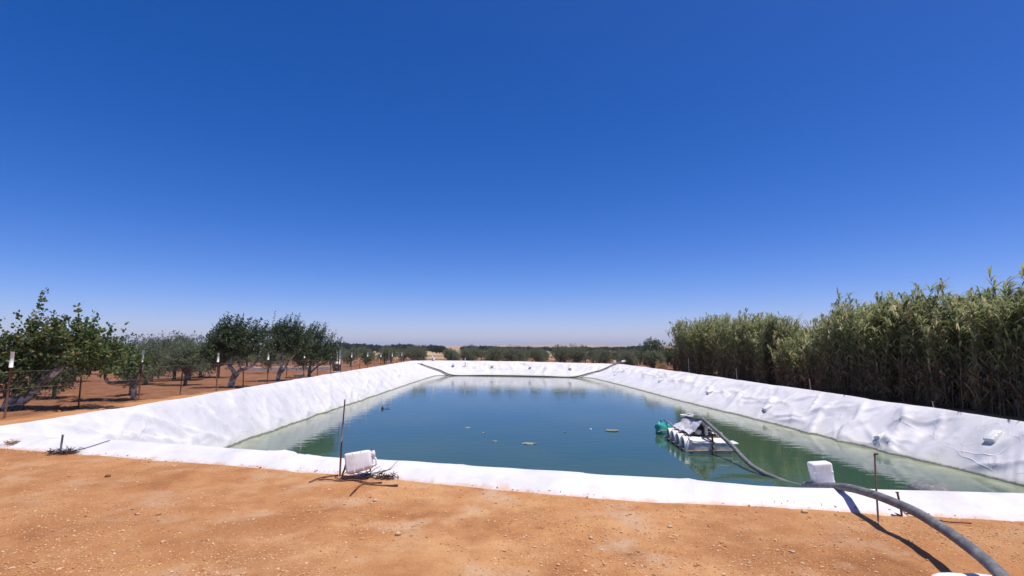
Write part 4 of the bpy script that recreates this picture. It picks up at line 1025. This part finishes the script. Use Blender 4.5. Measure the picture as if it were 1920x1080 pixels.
for e, e2 in ((0, 1), (-1, -2)):
    d = Vector(loc[e]) - Vector(loc[e2]); d.normalize(); mb = MB(); tube(mb, [Vector(loc[e]) - d * 0.25, Vector(loc[e]) + d * 0.12], 0.09, 8); mb.build('white_end', M['paint'], fl0, True)

# ------------------------------------------------------------------ rods, stakes, branches near the hem
b0 = on_ground(637, 893)
t = thing('rusty_rod', b0, 'tall rusty rod with taped white middle beside the near jerrycan', 'rod')
mb = MB(); tube(mb, [(0, 0, -0.05), (0.006, 0, 0.3), (0.016, 0, 0.62), (0.03, 0, 0.93)], [0.012, 0.011, 0.009, 0.008], 7, True, 0.1); mb.build('shaft', M['rust'], t, True)
mb = MB(); tube(mb, [(0.007, 0, 0.42), (0.012, 0, 0.50), (0.014, 0, 0.56), (0.016, 0, 0.62)], [0.011, 0.015, 0.012, 0.014], 7, True, 0.15); mb.build('tape', M['steel'], t, True)
mb = MB(); tube(mb, [(0.016, 0.0, -0.02), (0.05, 0.02, 0.08), (0.065, 0.03, 0.15)], 0.012, 6); mb.build('twig', M['twig'], t, True)
b0 = on_ground(693, 890)
mb = MB(); tube(mb, [(0, 0, -0.05), (0.012, 0, 0.12), (0.028, -0.02, 0.27)], 0.011, 6); tube(mb, [(0.028, -0.02, 0.268), (0.03, -0.02, 0.275)], 0.014, 6)
o = mb.build('stake', M['rust'], None, True); o.location = b0; tag(o, 'short rusty stake leaning before the near jerrycan', 'stake')
# dead branch on the soil
t = thing('fallen_branch', on_ground(640, 902), 'crooked dry brown branch lying on the soil below the rod', 'branch')
def gpath(pl, lift=0.012):
    o_ = t.location; out = []
    for k, (px, py) in enumerate(pl):
        q = on_ground(px, py); z = ground_z(q.x, q.y) + lift + 0.008 * math.sin(k * 2.2); out.append((q.x - o_.x, q.y - o_.y, z - o_.z))
    return catmull(out, 5)
for nm, pl, r in [('main_stem', [(579, 906), (600, 899), (618, 894), (634, 893)], 0.011), ('side_stem', [(598, 901), (618, 902), (640, 903), (664, 902), (690, 909), (712, 911), (746, 913)], 0.011),
                  ('side_stem', [(656, 931), (668, 919), (676, 911), (684, 908)], 0.011), ('side_stem', [(628, 895), (632, 899), (642, 902)], 0.008), ('side_stem', [(664, 901), (676, 904), (694, 906), (716, 907)], 0.009)]:
    pt = gpath(pl); mb = MB(); tube(mb, pt, np.linspace(r * 0.6, r, len(pt)), 6, True, 0.15); mb.build(nm, M['twig'], t, True)
t = thing('twig_tangle', on_ground(694, 893), 'tangle of thin dry twigs beside the near jerrycan neck', 'twigs')
for k in range(16):
    a0 = Vector((R.uniform(-0.12, 0.10), R.uniform(-0.05, 0.06), R.uniform(0, 0.02))); l_ = R.uniform(0.12, 0.34)
    d = Vector((R.uniform(0.1, 1) if k < 8 else R.uniform(-1, 1), R.uniform(-0.4, 0.4), R.uniform(0.15, 0.9) if k < 8 else R.uniform(0.0, 0.12))).normalized()
    pt = catmull([a0, a0 + d * l_ * 0.5 + Vector((0, 0, R.uniform(-0.02, 0.03))), a0 + d * l_ + Vector((R.uniform(-.05, .05), 0, R.uniform(-.03, .03)))], 4)
    mb = MB(); tube(mb, pt, np.linspace(0.006, 0.0025, len(pt)), 5); mb.build('twig', M['twig'] if k % 3 else M['wood'], t)
# pale stick lying over the hem edge
h, nr_ = on_liner(728, 853)
if h:
    mb = MB(); tube(mb, catmull([(-0.10, -0.02, 0.02), (0, 0, 0.035), (0.08, 0.02, 0.02)], 4), 0.008, 6); tube(mb, catmull([(-0.02, 0, 0.10), (0.02, 0.0, 0.06), (0.07, 0.02, 0.02)], 4), 0.007, 6)
    o = mb.build('pale_stick', M['rope'], None, True); o.location = h; tag(o, 'pale forked stick on the near hem right of the jerrycan', 'stick')
# left stake with dead weed and rope
b0 = on_ground(113, 850)
mb = MB(); tube(mb, [(0, 0, -0.05), (0.004, 0, 0.12), (0.012, 0, 0.265)], 0.014, 6); tube(mb, [(0.011, 0, 0.262), (0.013, 0, 0.272)], 0.018, 6)
o = mb.build('stake', M['steel'], None, True); o.location = b0; tag(o, 'short grey stake at the left end of the near hem', 'stake')
def weed(loc, r, hgt, n, label, m, name='dead_weed'):
    t = thing(name, loc, label, 'weed'); b = MB(); P = NP.normal(size=(n, 3)) * np.array([r * .5, r * .3, hgt * .25]) + np.array([0, 0, hgt * 0.35]); P[:, 2] = np.abs(P[:, 2])
    leaves(b, P, NP.normal(size=(n, 3)) * np.array([1, 0.6, 0.35]), 0.10, 0.012); tag(b.build('stems', m, t), kind='stuff')
    a = MB()
    for k in range(5): tube(a, catmull([(0, 0, 0), (R.uniform(-r, r) * .5, R.uniform(-.05, .05), hgt * .4), (R.uniform(-r, r), R.uniform(-.08, .08), hgt * R.uniform(.2, .9))], 4), 0.005, 5)
    a.build('stalk', m, t)
weed(on_ground(117, 851), 0.20, 0.06, 260, 'dark dead weed clump at the foot of the left stake', M['weed'])
weed(on_ground(22, 836), 0.10, 0.09, 120, 'small dry tuft at the far left of the near hem', M['dry'], 'dry_tuft')
weed(on_ground(720, 897), 0.14, 0.04, 150, 'flattened dry weed at the hem right of the jerrycan', M['weed'])
rp = []
for px, py in [(128, 848), (150, 844), (172, 838), (190, 832), (206, 827)]:
    h, nr_ = on_liner(px, py); rp.append((h if h else on_ground(px, py)) + Vector((0, 0, 0.012)))
mb = MB(); tube(mb, catmull([p_ - rp[0] for p_ in rp], 5), 0.006, 5); o = mb.build('cord', M['weed'], None, True); o.location = rp[0]; tag(o, 'thin dark cord stretched over the hem from the left stake', 'cord')
# right hooked rod and short stake
b0 = on_ground(1647, 979)
t = thing('hooked_rod', b0, 'thin rod with hooked tip standing beside the black hose', 'rod')
mb = MB(); tube(mb, catmull([(0, 0, -0.05), (0.004, 0, 0.3), (0.012, 0, 0.56), (0.014, 0, 0.595)], 4), 0.008, 6); mb.build('shaft', M['wood'], t, True)
mb = MB(); tube(mb, catmull([(0.012, 0, 0.585), (0.016, 0, 0.605), (0.035, 0, 0.607), (0.04, 0, 0.60)], 4), 0.009, 6); mb.build('hook', M['dark'], t, True)
b0 = on_ground(1692, 968)
mb = MB(); tube(mb, [(0, 0, -0.05), (-0.012, 0, 0.1), (-0.03, 0, 0.215)], 0.009, 6); tube(mb, [(-0.03, 0, 0.213), (-0.031, 0, 0.22)], 0.015, 6)
o = mb.build('stake', M['rust'], None, True); o.location = b0; tag(o, 'short rusty stake right of the hooked rod behind the hose', 'stake')
t = thing('dry_branch', on_ground(1740, 975), 'thin dry stem lying along the hem right of the hose', 'branch')
for nm, pl in [('stem', [(1690, 966), (1728, 972), (1770, 980), (1822, 986)]), ('stem', [(1660, 955), (1672, 962), (1690, 969)])]:
    pt = gpath(pl, 0.02); mb = MB(); tube(mb, pt, 0.006, 5); mb.build(nm, M['twig'], t, True)
# dark float behind the near hem
q = at_z(1744, 917, WZ)
t = thing('sunken_float', (q.x, q.y, WZ), 'dark rounded float barely showing behind the near hem', 'float', None, 0.2)
mb = MB(); lathe(mb, [(0.36, -0.12), (0.38, -0.04), (0.36, 0.03), (0.29, 0.08), (0.18, 0.11), (0.05, 0.12)], 24); mb.build('shell', M['pipe'], t, True)
mb = MB(); lathe(mb, [(0.385, -0.03), (0.395, -0.02), (0.395, 0.0), (0.385, 0.01)], 24); mb.build('rim', M['dark'], t, True)

# ------------------------------------------------------------------ things adrift on the water
def scrap(px, py, w, d, lab, m):
    q = at_z(px, py, WZ); mb = MB(); n = 13; v = []; 
    for zt in (0.003, 0.018):
        for k in range(n):
            a = k * 2 * math.pi / n; r = 1 + R.uniform(-0.35, 0.3); v.append((math.cos(a) * w / 2 * r, math.sin(a) * d / 2 * r, zt + R.uniform(0, 0.004)))
    f = [list(range(n))[::-1], list(range(n, 2 * n))] + [[k, (k + 1) % n, n + (k + 1) % n, n + k] for k in range(n)]
    mb.add(v, f); o = mb.build('floating_scum', m, None); o.location = (q.x, q.y, WZ); tag(o, lab, 'scum', 'scraps adrift on the water')
scrap(992, 832, 0.42, 0.20, 'largest tan scum patch adrift in mid pond', M['scum'])
scrap(928, 828, 0.14, 0.10, 'small pale scrap left of the largest scum patch', M['scum'])
scrap(878, 802, 0.22, 0.10, 'faint thin scrap farthest left of the drifting scum', M['scum'])
scrap(907, 812, 0.10, 0.12, 'tiny pale scrap above the small pale scrap', M['scum'])
scrap(1059, 810, 0.10, 0.08, 'tiny scrap left of the drifting board', M['scum'])
scrap(1107, 805, 0.09, 0.08, 'tiny white scrap touching left of the drifting board', M['paint'])
q = at_z(1148, 808, WZ); t = thing('drifting_board', (q.x, q.y, WZ), 'broken tan board with dark edge adrift left of the raft', 'board', None, -0.2)
mb = MB(); box(mb, (0, 0, 0.02), (0.42, 0.16, 0.03), None, 0.006); mb.build('plank', M['scum'], t)
mb = MB(); box(mb, (-0.05, -0.12, 0.015), (0.34, 0.05, 0.03), Matrix.Rotation(-0.25, 3, 'Z'), 0.006); mb.build('splinter', M['wood'], t)
q = at_z(717, 767, WZ); t = thing('floating_bottle', (q.x, q.y, WZ), 'small dark bottle floating left of mid pond', 'bottle')
mb = MB(); lathe(mb, [(0.03, -0.04), (0.055, 0.0), (0.055, 0.08), (0.02, 0.12), (0.018, 0.14)], 12); mb.build('body', M['dark'], t, True)
mb = MB(); tube(mb, [(0.04, 0, 0.02), (0.2, 0, 0.012), (0.34, 0, 0.012)], 0.012, 5); mb.build('trailing_cord', M['dark'], t)

# ------------------------------------------------------------------ the air
mb = MB(); box(mb, (0, 0, 0), (15600, 15600, 60)); hz_ = mb.build('haze', None); hz_.location = (0, 0, 18)
hm = bpy.data.materials.new('haze'); hm.use_nodes = True; hn = hm.node_tree; hn.nodes.clear()
pv = hn.nodes.new('ShaderNodeVolumePrincipled'); ho = hn.nodes.new('ShaderNodeOutputMaterial'); hn.links.new(pv.outputs[0], ho.inputs['Volume'])
pv.inputs['Color'].default_value = (0.78, 0.85, 1.0, 1); pv.inputs['Density'].default_value = 0.00016; pv.inputs['Anisotropy'].default_value = 0.0
hz_.data.materials.append(hm); tag(hz_, 'pale summer haze over the plain', 'haze', kind='stuff')
